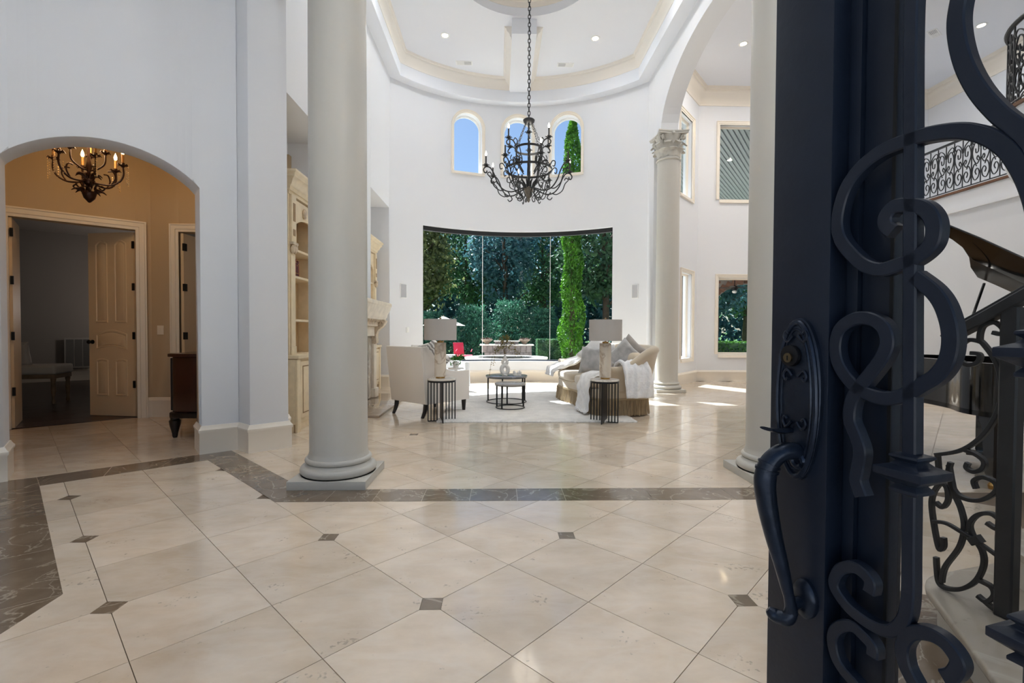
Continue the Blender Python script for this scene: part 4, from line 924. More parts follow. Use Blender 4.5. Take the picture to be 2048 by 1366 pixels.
prof = [(0, 1.462), (.31, 1.462), (.315, 1.50), (.33, 1.515), (.335, 1.555), (.355, 1.60), (.38, 1.65), (.385, 1.70), (.40, 1.715), (.40, 1.76), (.39, 1.775), (0, 1.775)]
vs = []; 
for sg in (-1, 1):
    for x, z in prof: vs.append((x, sg*(.93+max(0, x-.31)*1.0), z))
n_ = len(prof); MB().add(vs, [tuple(range(n_)), tuple(range(2*n_-1, n_-1, -1))]+[(i, (i+1) % n_, (i+1) % n_+n_, i+n_) for i in range(n_)]).build('mantel_shelf', LIME, fp)
# ------------------------------------------------------------------ bookcases
CAB = mat('glazed_cream_cabinet', (226, 208, 176), .42, noise=.07, nscale=10)
CABI = mat('cabinet_interior', (206, 178, 136), .5, noise=.06, nscale=8)
GLAZE = mat('brown_glaze', (150, 122, 88), .6)
def bookcase(loc, label, D=.60):
    t = empty('bookcase', loc, PI/2, label, 'bookcase', 'built-in bookcases beside the fireplace'); W = 1.22
    MB().box(0.005, W-.005, .0, D, .10, .90).build('cabinet_body', CAB, t, bevel=.003)
    MB().box(.01, W-.01, .02, D, 0, .098).build('toe_kick', CAB, t)
    for x0 in (.0, W-.11): MB().box(x0+.005, x0+.105, -.03, -.001, .0, .90).build('corner_post', CAB, t, bevel=.004)
    for x0, x1 in ((.125, .60), (.62, 1.095)):
        dr = MB().box(x0, x1, -.022, -.001, .16, .87).build('door', CAB, t, bevel=.003)
        MB().box(x0+.07, x1-.07, -.030, -.0225, .23, .80).build('door_panel', CAB, dr, bevel=.007)
        MB().box(x0+.055, x1-.055, -.0255, -.0222, .215, .815).build('glaze_line', GLAZE, dr)
        MB().ellipsoid((x1-.03 if x0 < .5 else x0+.03, -.036, .60), (.013, .014, .02)).build('knob', mat('black_hinge', (0, 0, 0)), dr)
    MB().box(-.003, W+.003, -.05, D, .905, .955).build('counter', CAB, t, bevel=.012)
    MB().box(.005, W-.005, D-.02, D, .957, 3.0).build('back_panel', CABI, t)
    for x0 in (.004, W-.204):
        p = MB().box(x0, x0+.20, .27, D-.021, .957, 2.92).build('pilaster', CAB, t, bevel=.003)
        MB().box(x0+.03, x0+.17, .245, .269, .957, 1.06).build('pilaster_foot', CAB, p, bevel=.004)
        MB().box(x0+.04, x0+.16, .252, .269, 1.06, 2.18).build('pilaster_shaft', CAB, p, bevel=.006)
        bb = MB()
        for k in range(4): bb.ellipsoid((x0+.055+k*.03, .24, 2.25+(k % 2)*.02), (.02, .028, .055), 8, 6)
        bb.box(x0+.025, x0+.175, .22, .269, 2.31, 2.34); bb.build('pilaster_capital', CARV, p)
        MB().box(x0+.035, x0+.165, .24, .269, 2.34, 2.92).build('pilaster_block', CAB, p, bevel=.004)
        for z0, z1 in ((2.42, 2.50), (2.60, 2.82)): MB().box(x0+.07, x0+.13, .235, .2395, z0, z1).build('pilaster_inset', GLAZE, p)
    for z in (1.40, 1.95, 2.29): MB().box(.2045, W-.2045, .29, D-.021, z-.03, z).build('shelf', CAB, t, bevel=.003)
    nn_ = 16; pts = [(.2045+(W-.409)*i/nn_, 2.56+.13*math.sin(PI*i/nn_)**.7) for i in range(nn_+1)]
    vs = [(x, .28, z) for x, z in pts]+[(x, .28, 2.90) for x, z in pts]+[(x, .31, z) for x, z in pts]+[(x, .31, 2.90) for x, z in pts]; n_ = nn_+1
    MB().add(vs, [(i, i+1, i+1+n_, i+n_) for i in range(nn_)]+[(i+2*n_, i+1+2*n_, i+1+3*n_, i+3*n_) for i in range(nn_)]+[(i, i+1, i+1+2*n_, i+2*n_) for i in range(nn_)]).build('arched_valance', CAB, t)
    MB().ellipsoid((W/2-.12, .265, 2.78), (.045, .03, .07), 10, 8).build('carved_shell', CARV, t)
    for y0 in (.30,):                        # decorated end panel
        MB().box(-.012, .0035, y0, y0+.24, .957, 2.18).build('end_pilaster', CAB, t, bevel=.003)
        bb = MB()
        for k in range(5): bb.ellipsoid((-.016, y0+.03+k*.045, 2.25+(k % 2)*.02), (.024, .024, .055), 8, 6)
        bb.box(-.03, .0035, y0-.01, y0+.25, 2.31, 2.34).build('end_capital', CARV, t)
        MB().box(-.012, .0035, y0, y0+.24, 2.341, 2.92).build('end_block', CAB, t, bevel=.003)
        for z0, z1 in ((2.42, 2.50), (2.60, 2.82)): MB().box(-.0155, -.0125, y0+.08, y0+.16, z0, z1).build('end_inset', GLAZE, t)
    MB().box(-.012, .0045, .08, .50, .16, .84).build('end_door_panel', CAB, t, bevel=.004)
    vs = [(-o, .26-o, z) for o, z in [(0, 2.96), (.02, 2.96), (.03, 3.0), (.06, 3.02), (.085, 3.07), (.12, 3.09), (.12, 3.115), (.15, 3.14), (.15, 3.165), (0, 3.165)]]; n_ = len(vs)
    vs += [(v_[0], D, v_[2]) for v_ in vs]
    MB().add(vs, [tuple(range(n_)), tuple(range(2*n_-1, n_-1, -1))]+[(i, (i+1) % n_, (i+1) % n_+n_, i+n_) for i in range(n_)]).build('crown_return', CAB, t)
    MB().box(.004, W-.004, .26, D, 2.921, 2.96).build('frieze', CAB, t)
    cr = [(0, 2.96), (.02, 2.96), (.03, 3.0), (.06, 3.02), (.085, 3.07), (.12, 3.09), (.12, 3.115), (.15, 3.14), (.15, 3.165), (0, 3.165)]
    vs = []
    for x, q_ in ((.0, 1), (W, 0)):
        for o, z in cr: vs.append((x-o*q_, .26-o, z))
    n_ = len(cr); MB().add(vs, [tuple(range(n_)), tuple(range(2*n_-1, n_-1, -1))]+[(i, (i+1) % n_, (i+1) % n_+n_, i+n_) for i in range(n_)]).build('crown', CAB, t)
    MB().box(.004, W-.004, .261, D, 2.962, 3.16).build('crown_core', CAB, t)
    for o in t.children:
        if o.name.split('.')[0] in ('back_panel', 'pilaster', 'shelf', 'arched_valance', 'carved_shell', 'end_pilaster', 'end_capital', 'end_block', 'end_inset', 'crown_return', 'frieze', 'crown', 'crown_core'): o.location.y = -.20
    return t
bookcase((-2.49, 5.875, 0), 'cream built-in bookcase left of the fireplace, mostly behind the left column')
bookcase((-2.62, 9.30, 0), 'cream built-in bookcase right of the fireplace, beside the bow wall', .47)
bx, by = -2.49, 5.66
BK = [(120, 44, 40), (98, 36, 40), (134, 60, 48), (80, 38, 44), (118, 48, 40)]
for k in range(5):
    x0 = .56+k*.042; t = empty('book', (bx-.24, by+x0, 1.951), 0, ['dark red leather book standing at the end of the bookcase shelf', 'maroon leather book second in the bookcase row', 'russet leather book in the middle of the bookcase row', 'plum leather book fourth in the bookcase row', 'dark red leather book leaning last in the bookcase row'][k], 'book', 'leather books on the left bookcase')
    hh = .20+.02*(k % 3)
    MB().box(-.08, .08, -.018, .018, 0, hh).build('cover', mat('leather_%d' % k, BK[k], .5), t, bevel=.003)
    MB().box(-.0785, .074, -.0145, .0145, hh-.0005, hh+.0015).build('pages', mat('paper', (222, 210, 186), .8), t)
    for z in (.05, hh-.05): MB().box(.0805, .0825, -.017, .017, z, z+.008).build('gilt_band', mat('gilt', (190, 150, 80), .35, metal=.8), t)
t = empty('picture_frame', (bx-.26, by+.56, 1.402), .25+PI/2, 'small silver framed photograph on the bookcase shelf', 'frame')
fr = MB().box(-.075, .075, -.01, .01, 0, .20).xf(Matrix.Rotation(-.18, 4, 'X')).build('frame', mat('pewter', (120, 118, 116), .35, metal=.7), t, bevel=.003)
MB().box(-.055, .055, -.0125, -.0105, .02, .18).xf(Matrix.Rotation(-.18, 4, 'X')).build('photograph', mat('sepia_print', (96, 88, 84), .4, noise=.5, nscale=14), t)
t = empty('statuette', (bx-.26, by+.60, 2.291), 0, 'dark bronze statuette on the upper shelf of the bookcase', 'statuette')
BRZ = mat('statue_bronze', (40, 36, 34), .4, metal=.4)
MB().lathe([(.055, 0), (.06, .01), (.05, .025), (.03, .04), (.028, .10), (.045, .15), (.03, .20), (.018, .215)], 14).build('body', BRZ, t)
MB().ellipsoid((0, 0, .245), (.024, .026, .034)).build('head', BRZ, t)
MB().tube(cat_rom([(0, .03, .17), (.01, .08, .15), (.02, .07, .21), (0, .02, .225)], 5), .011, 6).build('arm', BRZ, t)
# ------------------------------------------------------------------ hall chest, bedroom things
MAHO = mat('dark_mahogany', (52, 24, 18), .22, noise=.3, nscale=5, coat=.4, stretch=(6, 6, 1)); BLKW = mat('black_carved_wood', (24, 17, 15), .35, bump=.3, bscale=40)
cpos = aw(.98, .80); rzc = math.atan2(DW[1], DW[0])-.35
t = empty('chest', (-3.545, 6.12, 0), 0, 'dark mahogany bombe chest on tapered feet beside the hall arch', 'chest')
def bombe(k, z0, z1): return [(x*k, y*k, 0) for x, y in ()]
pl_ = [(-.30, .55), (-.42, .50), (-.46, .40), (-.44, .30), (-.46, .0), (-.44, -.30), (-.46, -.42), (-.40, -.5), (-.26, -.55), (.26, -.55), (.26, .55)]
t2 = [(x*.65 if x < 0 else x*.9, y) for x, y in pl_]
MB().prism([(x*.96, y*.96) for x, y in t2], .30, .94).build('body', MAHO, t, bevel=.006)
MB().prism([(x*1.06, y*1.05) for x, y in t2], .945, .985).build('top', MAHO, t, bevel=.012)
MB().prism([(x*1.03, y*1.03) for x, y in t2], .24, .30).build('carved_apron', BLKW, t, bevel=.012)
for x, y in ((-.24, .46), (-.24, -.46), (.19, .46), (.19, -.46)):
    MB().lathe([(.02, 0), (.028, .02), (.03, .05), (.055, .15), (.06, .2), (.045, .215), (.05, .24)], 10, (x, y)).build('foot', BLKW, t)
for y in (.40, -.40): MB().box(-.31, -.28, y-.03, y+.03, .31, .93).build('corner_post', BLKW, t, bevel=.01)
t = empty('bench', (-7.83, 8.35, .004), math.radians(15), 'pale upholstered bench with carved legs in the dark bedroom', 'bench')
LIN = mat('pale_linen', (206, 202, 198), .85, bump=.1, bscale=120); LEGW = mat('weathered_oak', (132, 112, 92), .6, noise=.2, nscale=12)
MB().box(-.52, .34, -.26, .26, .50, .66).build('seat', LIN, t, bevel=.04, seg=3)
MB().box(-.50, .32, -.24, .24, .43, .50).build('apron', LEGW, t, bevel=.006)
for x in (-.46, .28):
    for y in (-.2, .2): MB().lathe([(.02, 0), (.03, .03), (.02, .08), (.034, .25), (.028, .36), (.036, .40), (.036, .43)], 10, (x, y)).build('leg', LEGW, t)
def pillow(name, w_, h_, th, m, loc, rot, label, cat='cushion', group=None, band=None):
    b = MB()
    def F(sg):
        def f(u, v):
            x, y = 2*u-1, 2*v-1; e = max(0, (1-x**4)*(1-y**4)); k = 1-.10*(1-abs(x))*abs(y)**3; q = 1-.10*(1-abs(y))*abs(x)**3
            return (x*w_/2*q*1.0, sg*th/2*e**.42, y*h_/2*k)
        return f
    b.grid(F(1), 14, 14); b.grid(F(-1), 14, 14)
    o = b.build(name, m, None, angle=70); o.location = loc; o.rotation_euler = rot; return tag(o, label, cat, group)
pillow('cushion', .42, .42, .16, LIN, (-8.10, 8.20, .85), (.25, 0, math.radians(15)), 'white cushion leaning on the bedroom bench', 'cushion')
t = empty('bed_post', (-8.06, 7.62, .004), 0, 'tall black carved bed post just inside the bedroom door', 'bed post')
pr = [(.05, 0), (.05, .3), (.07, .32), (.07, .8), (.05, .82)]
for k in range(14): z = .85+k*.11; pr += [(.045-.001*k, z), (.075-.003*k, z+.05), (.045-.001*k, z+.10)]
pr += [(.02, 2.45), (.04, 2.5), (0, 2.62)]
MB().lathe(pr, 12).build('turned_post', BLKW, t); MB().box(-.6, -.07, -.03, .03, .35, 1.2).build('footboard', BLKW, t)
gx = aw(-.6, 10.27)
t = empty('wall_vent', ((-10.525-10.196)/2, (11.923+12.188)/2-.02, .69), math.atan2(DW[1], DW[0]), 'large white return air grille low on the bedroom wall', 'vent')
MB().box(-.26, .26, -.012, .01, -.37, .37).build('frame', mat('grille_white', (190, 186, 180), .5), t, bevel=.004)
for k in range(3): MB().box(-.225+k*.155, -.085+k*.155, -.016, -.0125, -.33, .33).build('louvre', mat('grille_shadow', (120, 118, 116), .6), t)
fx, fy = aw(-.45, 6.6)
t = empty('ceiling_fan', (fx, fy, 3.6), 0, 'dark bedroom ceiling fan just visible above the open hall door', 'fan')
MB().lathe([(.05, 0), (.06, -.03), (.015, -.05), (.015, -.12), (.10, -.14), (.12, -.22), (.08, -.28), (0, -.28)], 16).build('motor', BLKW, t)
for k in range(5):
    a = 2*PI*k/5+.5; MB().obox((.1*math.cos(a)+.06*math.sin(a), .1*math.sin(a)-.06*math.cos(a), -.20), (.6*math.cos(a), .6*math.sin(a), 0), (-.13*math.sin(a), .13*math.cos(a), .02), (0, 0, .008)).build('blade', BLKW, t)
fx, fy = aw(1.9, 8.6)
t = empty('bedroom_fill_lamp', (fx, fy, .004), 0, 'floor lamp added to light the bedroom, hidden behind the open hall door', 'lamp')  # hidden lamp added to lift the dark bedroom
MB().lathe([(.13, 0), (.13, .02), (.012, .03), (.012, 1.45)], 16).build('pole', BLKW, t)
MB().lathe([(.16, 1.35), (.20, 1.35), (.16, 1.65), (.15, 1.65), (.16, 1.35)], 24).build('shade', LIN, t)
l = bpy.data.lights.new('lamp', 'POINT'); l.energy = 16; l.color = (1, .90, .82); l.shadow_soft_size = .1
o = bpy.data.objects.new('lamp', l); COL.objects.link(o); o.parent = t; o.location = (0, 0, 1.75)
# ------------------------------------------------------------------ sitting area
rug = MB()
def rugF(u, v):
    x = -.86+u*2.78; y = 6.55+v*3.65; e = min(u, 1-u, v, 1-v)
    return (x+.010*math.sin(v*260)*(1 if u < .01 or u > .99 else 0), y+(.012*math.sin(u*230)*(v < .01)), .026+.0035*math.sin(x*31+y*9)*math.sin(y*37-x*7)-.012*max(0, 1-e/.012))
rug.grid(rugF, 120, 120); rug.add([(-.86, 6.55, .0015), (1.92, 6.55, .0015), (1.92, 10.2, .0015), (-.86, 10.2, .0015)], [(0, 1, 2, 3)])
n0 = 0
b = rug
for k in range(0, 240):
    x = -.85+k*2.76/239; b.add([(x-.006, 6.556, .018), (x+.006, 6.556, .018), (x+.004+.004*math.sin(k*3.1), 6.532+.004*math.sin(k*1.7), .003), (x-.004, 6.534, .003)], [(0, 1, 2, 3)])
RUGM = mat('ivory_wool_rug', (232, 228, 222), .95, noise=.10, nscale=5, bump=.9, bscale=55, sheen=.3)
tag(rug.build('rug', RUGM, angle=60, weld=False), 'ivory shaggy wool rug under the coffee tables', 'rug')
# armchair
FAB = mat('warm_grey_upholstery', (236, 229, 221), .9, bump=.08, bscale=260, sheen=.2); DLEG = mat('espresso_leg', (34, 28, 26), .4)
fa = math.atan2(.66, .58)
ac = empty('armchair', (-1.06, 7.42, 0), fa, 'warm grey wingback armchair with dark tapered legs, its back to the fireplace side', 'armchair')
# local: +x forward, y across (0.80 wide), depth .86
def side_prof(): return [(-.42, .20), (.43, .20), (.43, .64), (.18, .655), (.05, .68), (-.06, .74), (-.16, .84), (-.26, .96), (-.33, 1.0), (-.40, 1.02), (-.52, 1.03)]
for s_ in (-1, 1):
    pr = side_prof(); pts = [(-.42, .20), (.43, .20), (.43, .65)]+[tuple(q) for q in cat_rom([(.43, .65), (.20, .65), (.04, .665), (-.10, .72), (-.22, .82), (-.32, .94), (-.42, 1.01), (-.50, 1.02)], 5)]
    y0, y1 = (s_*.37-.045, s_*.37+.045); n_ = len(pts)
    vs = [(x, y0, z) for x, z in pts]+[(x, y1, z) for x, z in pts]
    MB().add(vs, [tuple(range(n_)), tuple(range(2*n_-1, n_-1, -1))]+[(i, (i+1) % n_, (i+1) % n_+n_, i+n_) for i in range(n_)]).build('arm', FAB, ac, bevel=.012)
def shear(b): b.v = [(x-(max(0, z-.2)*.12 if x < -.2 else 0), y, z) for x, y, z in b.v]; return b
shear(MB().box(-.44, -.30, -.41, .41, .20, 1.03)).build('backrest', FAB, ac, bevel=.02)
MB().box(-.42, .42, -.32, .32, .20, .36).build('seat_base', FAB, ac, bevel=.01)
MB().box(-.30, .43, -.32, .32, .362, .50).build('seat_cushion', FAB, ac, bevel=.04, seg=3)
for x, y, dx in ((-.38, -.34, -.07), (-.38, .34, -.07), (.38, -.34, .0), (.38, .34, .0)):
    pp = cat_rom([(x, y, .21), (x+dx*.15, y, .13), (x+dx*.5, y, .06), (x+dx, y, .0)], 4); MB().tube(pp, [np.interp(i/(len(pp)-1), [0, 1], [.038, .022]) for i in range(len(pp))], 8).build('leg', DLEG, ac)
def waves(name, a, c, sc=7.):
    if name in MATS: return MATS[name]
    m = mat(name, a, .9); t_ = m.node_tree; wv = t_.nodes.new('ShaderNodeTexWave'); wv.inputs['Scale'].default_value = sc; wv.inputs['Distortion'].default_value = 5; wv.inputs['Detail'].default_value = 2; wv.inputs['Detail Scale'].default_value = 1.2
    wv.bands_direction = 'Z'; tc_ = t_.nodes.new('ShaderNodeTexCoord'); t_.links.new(tc_.outputs['Object'], wv.inputs['Vector']); rp_ = t_.nodes.new('ShaderNodeValToRGB')
    rp_.color_ramp.elements[0].color = (*s2l(a), 1); rp_.color_ramp.elements[1].color = (*s2l(c), 1); rp_.color_ramp.elements[0].position = .45; rp_.color_ramp.elements[1].position = .6
    t_.links.new(wv.outputs['Fac'], rp_.inputs[0]); t_.links.new(rp_.outputs[0], t_.nodes['Principled BSDF'].inputs['Base Color']); return m
SILV = mat('silver_velvet', (176, 174, 172), .6, noise=.28, nscale=9, sheen=.4); FURW = mat('white_faux_fur', (242, 242, 244), 1., bump=1., bscale=38, sheen=.5, noise=.05, nscale=12); KNIT = mat('white_knit', (236, 235, 234), .95, bump=.5, bscale=70)
pillow('cushion', .50, .50, .17, waves('wavy_print', (236, 234, 230), (150, 146, 142)), (-1.02, 7.24, .82), (math.radians(-20), math.radians(40), fa-PI/2), 'white cushion with grey wavy print in the armchair')
pillow('cushion', .46, .40, .14, waves('wavy_print2', (232, 230, 226), (180, 176, 172), 5), (-1.22, 7.72, .86), (math.radians(-14), math.radians(6), fa+PI/2), 'pale cushion against the back of the armchair')
# end tables and lamps
MARW = stonemat('white_marble', (236, 232, 226), (150, 138, 124), .2, 5, 4.5, .10, .02, 0, .035); BLKM = mat('matte_black_metal', (26, 27, 29), .45, metal=.3); BRASS = mat('brushed_brass', (176, 138, 82), .3, metal=1.)
SHADE = mat('grey_linen_shade', (186, 181, 176), .9, bump=.05, bscale=300)
def end_table(x, y, rz, label):
    t = empty('end_table', (x, y, 0), rz, label, 'side table', 'round marble end tables')
    MB().lathe([(0, .578), (.195, .578), (.20, .583), (.20, .597), (.195, .602), (0, .602)], 40).build('marble_top', MARW, t)
    MB().lathe([(.18, .553), (.196, .553), (.196, .577), (.18, .577), (.18, .553)], 40).build('top_ring', BLKM, t)
    for s_ in (-1, 1):
        MB().box(min(s_*.012, s_*.192), max(s_*.012, s_*.192), -.006, .006, .003, .015).build('foot_bar', BLKM, t)
        for r_ in (.062, .104, .146, .187): MB().box(s_*r_-.007, s_*r_+.007, -.007, .007, .0155, .5525).build('rod', BLKM, t)
    MB().box(-.006, .006, -.192, .192, .003, .5525).build('cross_panel', BLKM, t)
    return t
end_table(-.80, 6.66, .22, 'round end table with black rods and white marble top beside the armchair')
end_table(1.46, 6.56, -.42, 'round end table with black fins and white marble top beside the fringed sofa')
def table_lamp(x, y, label):
    t = empty('table_lamp', (x, y, .602), 0, label, 'lamp', 'marble table lamps')
    MB().lathe([(0, 0), (.063, 0), (.063, .022), (0, .022)], 28).build('brass_base', BRASS, t)
    MB().lathe([(0, .0225), (.080, .0225), (.080, .495), (0, .495)], 36).build('marble_body', stonemat('veined_alabaster', (232, 222, 208), (150, 116, 84), .25, 4, 3.2, .16, .02, 0, .05), t, bevel=.004)
    MB().lathe([(0, .4955), (.042, .4955), (.042, .515), (.012, .52), (.012, .56), (0, .56)], 20).build('brass_cap', BRASS, t)
    MB().lathe([(.222, .53), (.225, .53), (.225, .82), (.222, .82), (.222, .53)], 48).build('shade', SHADE, t)
    MB().lathe([(0, .806), (.2215, .806)], 30).build('diffuser', SHADE, t)
    MB().lathe([(.012, .807), (.012, .825), (.018, .835), (0, .85)], 12).build('finial', BRASS, t)
table_lamp(-.82, 6.67, 'marble table lamp with grey drum shade beside the armchair')
table_lamp(1.47, 6.57, 'marble table lamp with grey drum shade beside the fringed sofa')
# nesting coffee tables
GREYST = stonemat('grey_stone_top', (138, 138, 140), (190, 190, 192), .12, 5, 3, .2, .02, 0, .03, coat=.3)
def drum_table(x, y, r_, h, m, label):
    t = empty('coffee_table', (x, y, .030), 0, label, 'coffee table', 'nesting coffee tables')
    h -= .03
    MB().lathe([(0, h-.03), (r_-.006, h-.03), (r_, h-.024), (r_, h-.004), (r_-.006, h), (0, h)], 56).build('top', m, t)
    MB().lathe([(r_-.03, h-.04), (r_-.008, h-.04), (r_-.008, h-.0305), (r_-.03, h-.0305), (r_-.03, h-.04)], 48).build('top_ring', BLKM, t)
    MB().tube([((r_-.02)*math.cos(a), (r_-.02)*math.sin(a), .008) for a in np.linspace(0, 2*PI, 49)[:-1]], .008, 6, True).build('floor_ring', BLKM, t)
    for a in (.35, PI/2+.2, PI-.35, PI*1.3 if r_ < .3 else 1.5*PI+.9):
        MB().tube([((r_-.02)*math.cos(a), (r_-.02)*math.sin(a), .006), ((r_-.02)*math.cos(a), (r_-.02)*math.sin(a), h-.035)], .013, 8).build('leg', BLKM, t)
drum_table(.13, 8.32, .365, .495, GREYST, 'larger round grey coffee table of the nesting pair, holding the vase')
drum_table(.18, 7.66, .25, .43, stonemat('pale_stone_top', (176, 172, 168), (206, 204, 200), .2, 5, 3, .15, .02, 0, .03), 'smaller pale round coffee table of the nesting pair')
CERW = mat('white_ceramic', (238, 236, 232), .55, bump=.06, bscale=70)
v = empty('vase', (.10, 8.24, .4955), 0, 'white figure-eight ceramic vase with two holes on the coffee table', 'vase')
def ringlobe(b, cz, R_, r_, sx=.8):
    b.tube([(R_*math.cos(a)*.82, 0, cz+R_*math.sin(a)) for a in np.linspace(0, 2*PI, 29)[:-1]], r_, 12, True)
b = MB(); ringlobe(b, .105, .068, .036); b.build('lower_ring', CERW, v)
b = MB(); ringlobe(b, .235, .045, .027); b.build('upper_ring', CERW, v)
MB().lathe([(0, 0), (.04, 0), (.045, .012), (.03, .03)], 16).build('foot', CERW, v)
MB().lathe([(.028, .29), (.022, .315), (.018, .345), (.023, .37), (.018, .37), (.014, .34)], 16).build('neck', CERW, v)
br = empty('branch_spray', (.10, 8.24, .83), 0, 'spray of thin drooping olive branches standing in the figure-eight vase', 'branches')
OLIVE = leafmat('olive_leaf', (96, 92, 40), (140, 120, 52), .2); TWIG = mat('twig', (104, 84, 44), .7)
lp = []
stems = [(-.16, .02, .12, -.36), (-.12, -.05, .2, -.14), (-.08, .03, .30, .05), (-.02, 0, .34, .22), (.05, .02, .32, .16), (.12, -.02, .24, .02), (.17, .03, .16, -.02), (.03, -.05, .36, .27), (-.05, .06, .28, .12)]
for dx, dy, up, en in stems:
    p = cat_rom([(0, 0, -.06), (dx*.2, dy*.2, .10), (dx*.7, dy*.7, up*.75), (dx*1.25, dy, max(en, up*.55) if en < 0 else up), (dx*1.7, dy*1.3, en)], 6)
    MB().tube(p, .0022, 5).build('stem', TWIG, br)
    for q in p[8:]:
        for _ in range(4): lp.append(q+rng.normal(size=3)*.016)
leaves('leaves', lp, .032, OLIVE, br, .35)['kind'] = 'stuff'
t = empty('ceramic_ornament', (.31, 8.20, .4955), 0, 'white ceramic coral ornament with rounded peaks on the coffee table', 'ornament')
b = MB().lathe([(0, 0), (.045, 0), (.05, .01), (.046, .025), (0, .03)], 18, (0, 0), 1.5, .8)
for x, y, h_, rr_ in ((-.048, 0, .078, .027), (-.015, .01, .05, .022), (.018, -.01, .075, .024), (.05, .0, .088, .026), (.032, .02, .05, .02)):
    b.ellipsoid((x, y, .02+h_/2-.01), (rr_, rr_, h_/2), 10, 8)
b.build('body', CERW, t)
# ------------------------------------------------------------------ fringed sofa
SOFA = mat('champagne_velvet', (200, 184, 160), .75, noise=.06, nscale=6, sheen=.5); FRNG = mat('gold_bullion_fringe', (168, 148, 118), .8, noise=.3, nscale=60, stretch=(1, 1, .1))
sf = empty('sofa', (1.68, 8.05, 0), math.radians(9), 'champagne curved sofa with long bullion fringe beside the rug', 'sofa')
# local: faces -x; y runs along its length
HL = 1.08
foot = cat_rom([(-.42, -HL+.10), (-.47, -HL*.5), (-.40, 0), (-.47, HL*.5), (-.42, HL-.10), (-.25, HL), (.20, HL), (.44, HL*.86), (.55, HL*.4), (.57, 0), (.55, -HL*.4), (.44, -HL*.86), (.20, -HL), (-.25, -HL)], 5, True)
def ringmesh(levels, m, name, par, cap=True):
    n_ = len(foot); vs = []
    for k, z in levels:
        for p in foot: vs.append((p[0]*k, p[1]*(1-(1-k)*.5), z))
    fs = [(i*n_+q, i*n_+(q+1) % n_, (i+1)*n_+(q+1) % n_, (i+1)*n_+q) for i in range(len(levels)-1) for q in range(n_)]+[tuple(range(n_)), tuple((len(levels)-1)*n_+q for q in range(n_))]
    return MB().add(vs, fs).build(name, m, par, angle=60)
ringmesh([(.97, .035), (.98, .25), (.985, .38), (.97, .40)], SOFA, 'base', sf)
# fringe: many thin strands hanging round the base
b = MB(); fine = cat_rom([tuple(p) for p in foot], 5, True); n_ = len(fine)
for i in range(0, n_):
    p = fine[i]; t_ = fine[(i+1) % n_]-fine[i-1]; t_ /= np.linalg.norm(t_); nn = np.array([t_[1], -t_[0]])
    if nn@p < 0: nn = -nn
    for q in range(2):
        c = p+t_*(q*.5-.25)*np.linalg.norm(fine[(i+1) % n_]-p); f_ = .010+.005*math.sin(i*2.3+q*1.9); o_ = p*0+c+nn*f_
        w_ = .0052; z1 = .245; z0 = .022+.006*math.sin(i*1.3+q)
        out = nn*(.014+.01*math.sin(i*.7))
        a1, a2 = o_-t_*w_, o_+t_*w_
        b.add([(*a1, z1), (*o_+nn*.006, z1) if False else (*(o_+nn*.006), z1), (*a2, z1), (*(a1+out), z0), (*(o_+nn*.006+out), z0), (*(a2+out), z0)], [(0, 1, 4, 3), (1, 2, 5, 4)])
fo = b.build('fringe', FRNG, sf, weld=False, angle=80); fo['kind'] = 'stuff'
MB().sweep([(-.004, .235), (.016, .235), (.016, .275), (-.004, .275)], [tuple(p) for p in fine], True, -1).build('fringe_band', mat('fringe_braid', (176, 156, 124), .8, bump=.4, bscale=90), sf)
# back and arms: a rolled shell following the footprint
path = cat_rom([(-.36, -HL+.06), (-.22, -HL+.04), (.10, -HL+.02), (.36, -HL*.88), (.48, -HL*.55), (.52, 0), (.48, HL*.55), (.36, HL*.88), (.10, HL-.02), (-.22, HL-.04), (-.36, HL-.06)], 8)
m_ = len(path); vs = []; sec = 14
for i, p in enumerate(path):
    q = i/(m_-1); s_ = min(1, max(0, (min(q, 1-q)-.13)/.17)); sm = s_*s_*(3-2*s_); top = .70+.30*sm; lean = .04+.10*sm
    t_ = path[min(i+1, m_-1)]-path[max(i-1, 0)]; t_ /= np.linalg.norm(t_); nn = np.array([t_[1], -t_[0]])
    if nn@np.array(p) < 0: nn = -nn
    prof = [(.055, .38), (.06+lean*.4, .55), (.06+lean, top-.07), (.085+lean, top-.03), (.075+lean, top+.02), (.03+lean, top+.045), (-.03+lean, top+.03), (-.065+lean, top-.03), (-.075+lean*.7, top-.10), (-.09+lean*.3, .55), (-.09, .38)]
    for o_, z in prof: x = np.array(p)+nn*o_; vs.append((x[0], x[1], z))
k_ = 11
MB().add(vs, [(i*k_+q, i*k_+(q+1) % k_, (i+1)*k_+(q+1) % k_, (i+1)*k_+q) for i in range(m_-1) for q in range(k_)]+[tuple(range(k_)), tuple((m_-1)*k_+q for q in range(k_))]).build('backrest', SOFA, sf, angle=70)
for s_ in (-1, 1):
    b = MB().ellipsoid((-.085, s_*.49, .475), (.40, .475, .085), 30, 12, .42)
    o = b.build('seat_cushion', SOFA, sf, angle=60)
for k, yy in enumerate((-.62, .0, .62)):
    MB().ellipsoid((.33, yy, .72), (.13, .30, .22), 18, 12, .6).build('back_cushion', SOFA, sf, angle=60)
r9 = math.radians(9)
def sw(x, y, z): return (1.68+x*math.cos(r9)-y*math.sin(r9), 8.05+x*math.sin(r9)+y*math.cos(r9), z)
pillow('cushion', .46, .46, .17, SILV, (1.56, 7.90, .775), (math.radians(-14), math.radians(3), math.radians(-34)), 'silver velvet square cushion standing on the sofa seat behind the lamp')
pillow('cushion', .50, .50, .18, KNIT, (1.68, 8.22, .87), (math.radians(-14), math.radians(42), math.radians(-28)), 'large white pointed cushion standing at the middle of the sofa')
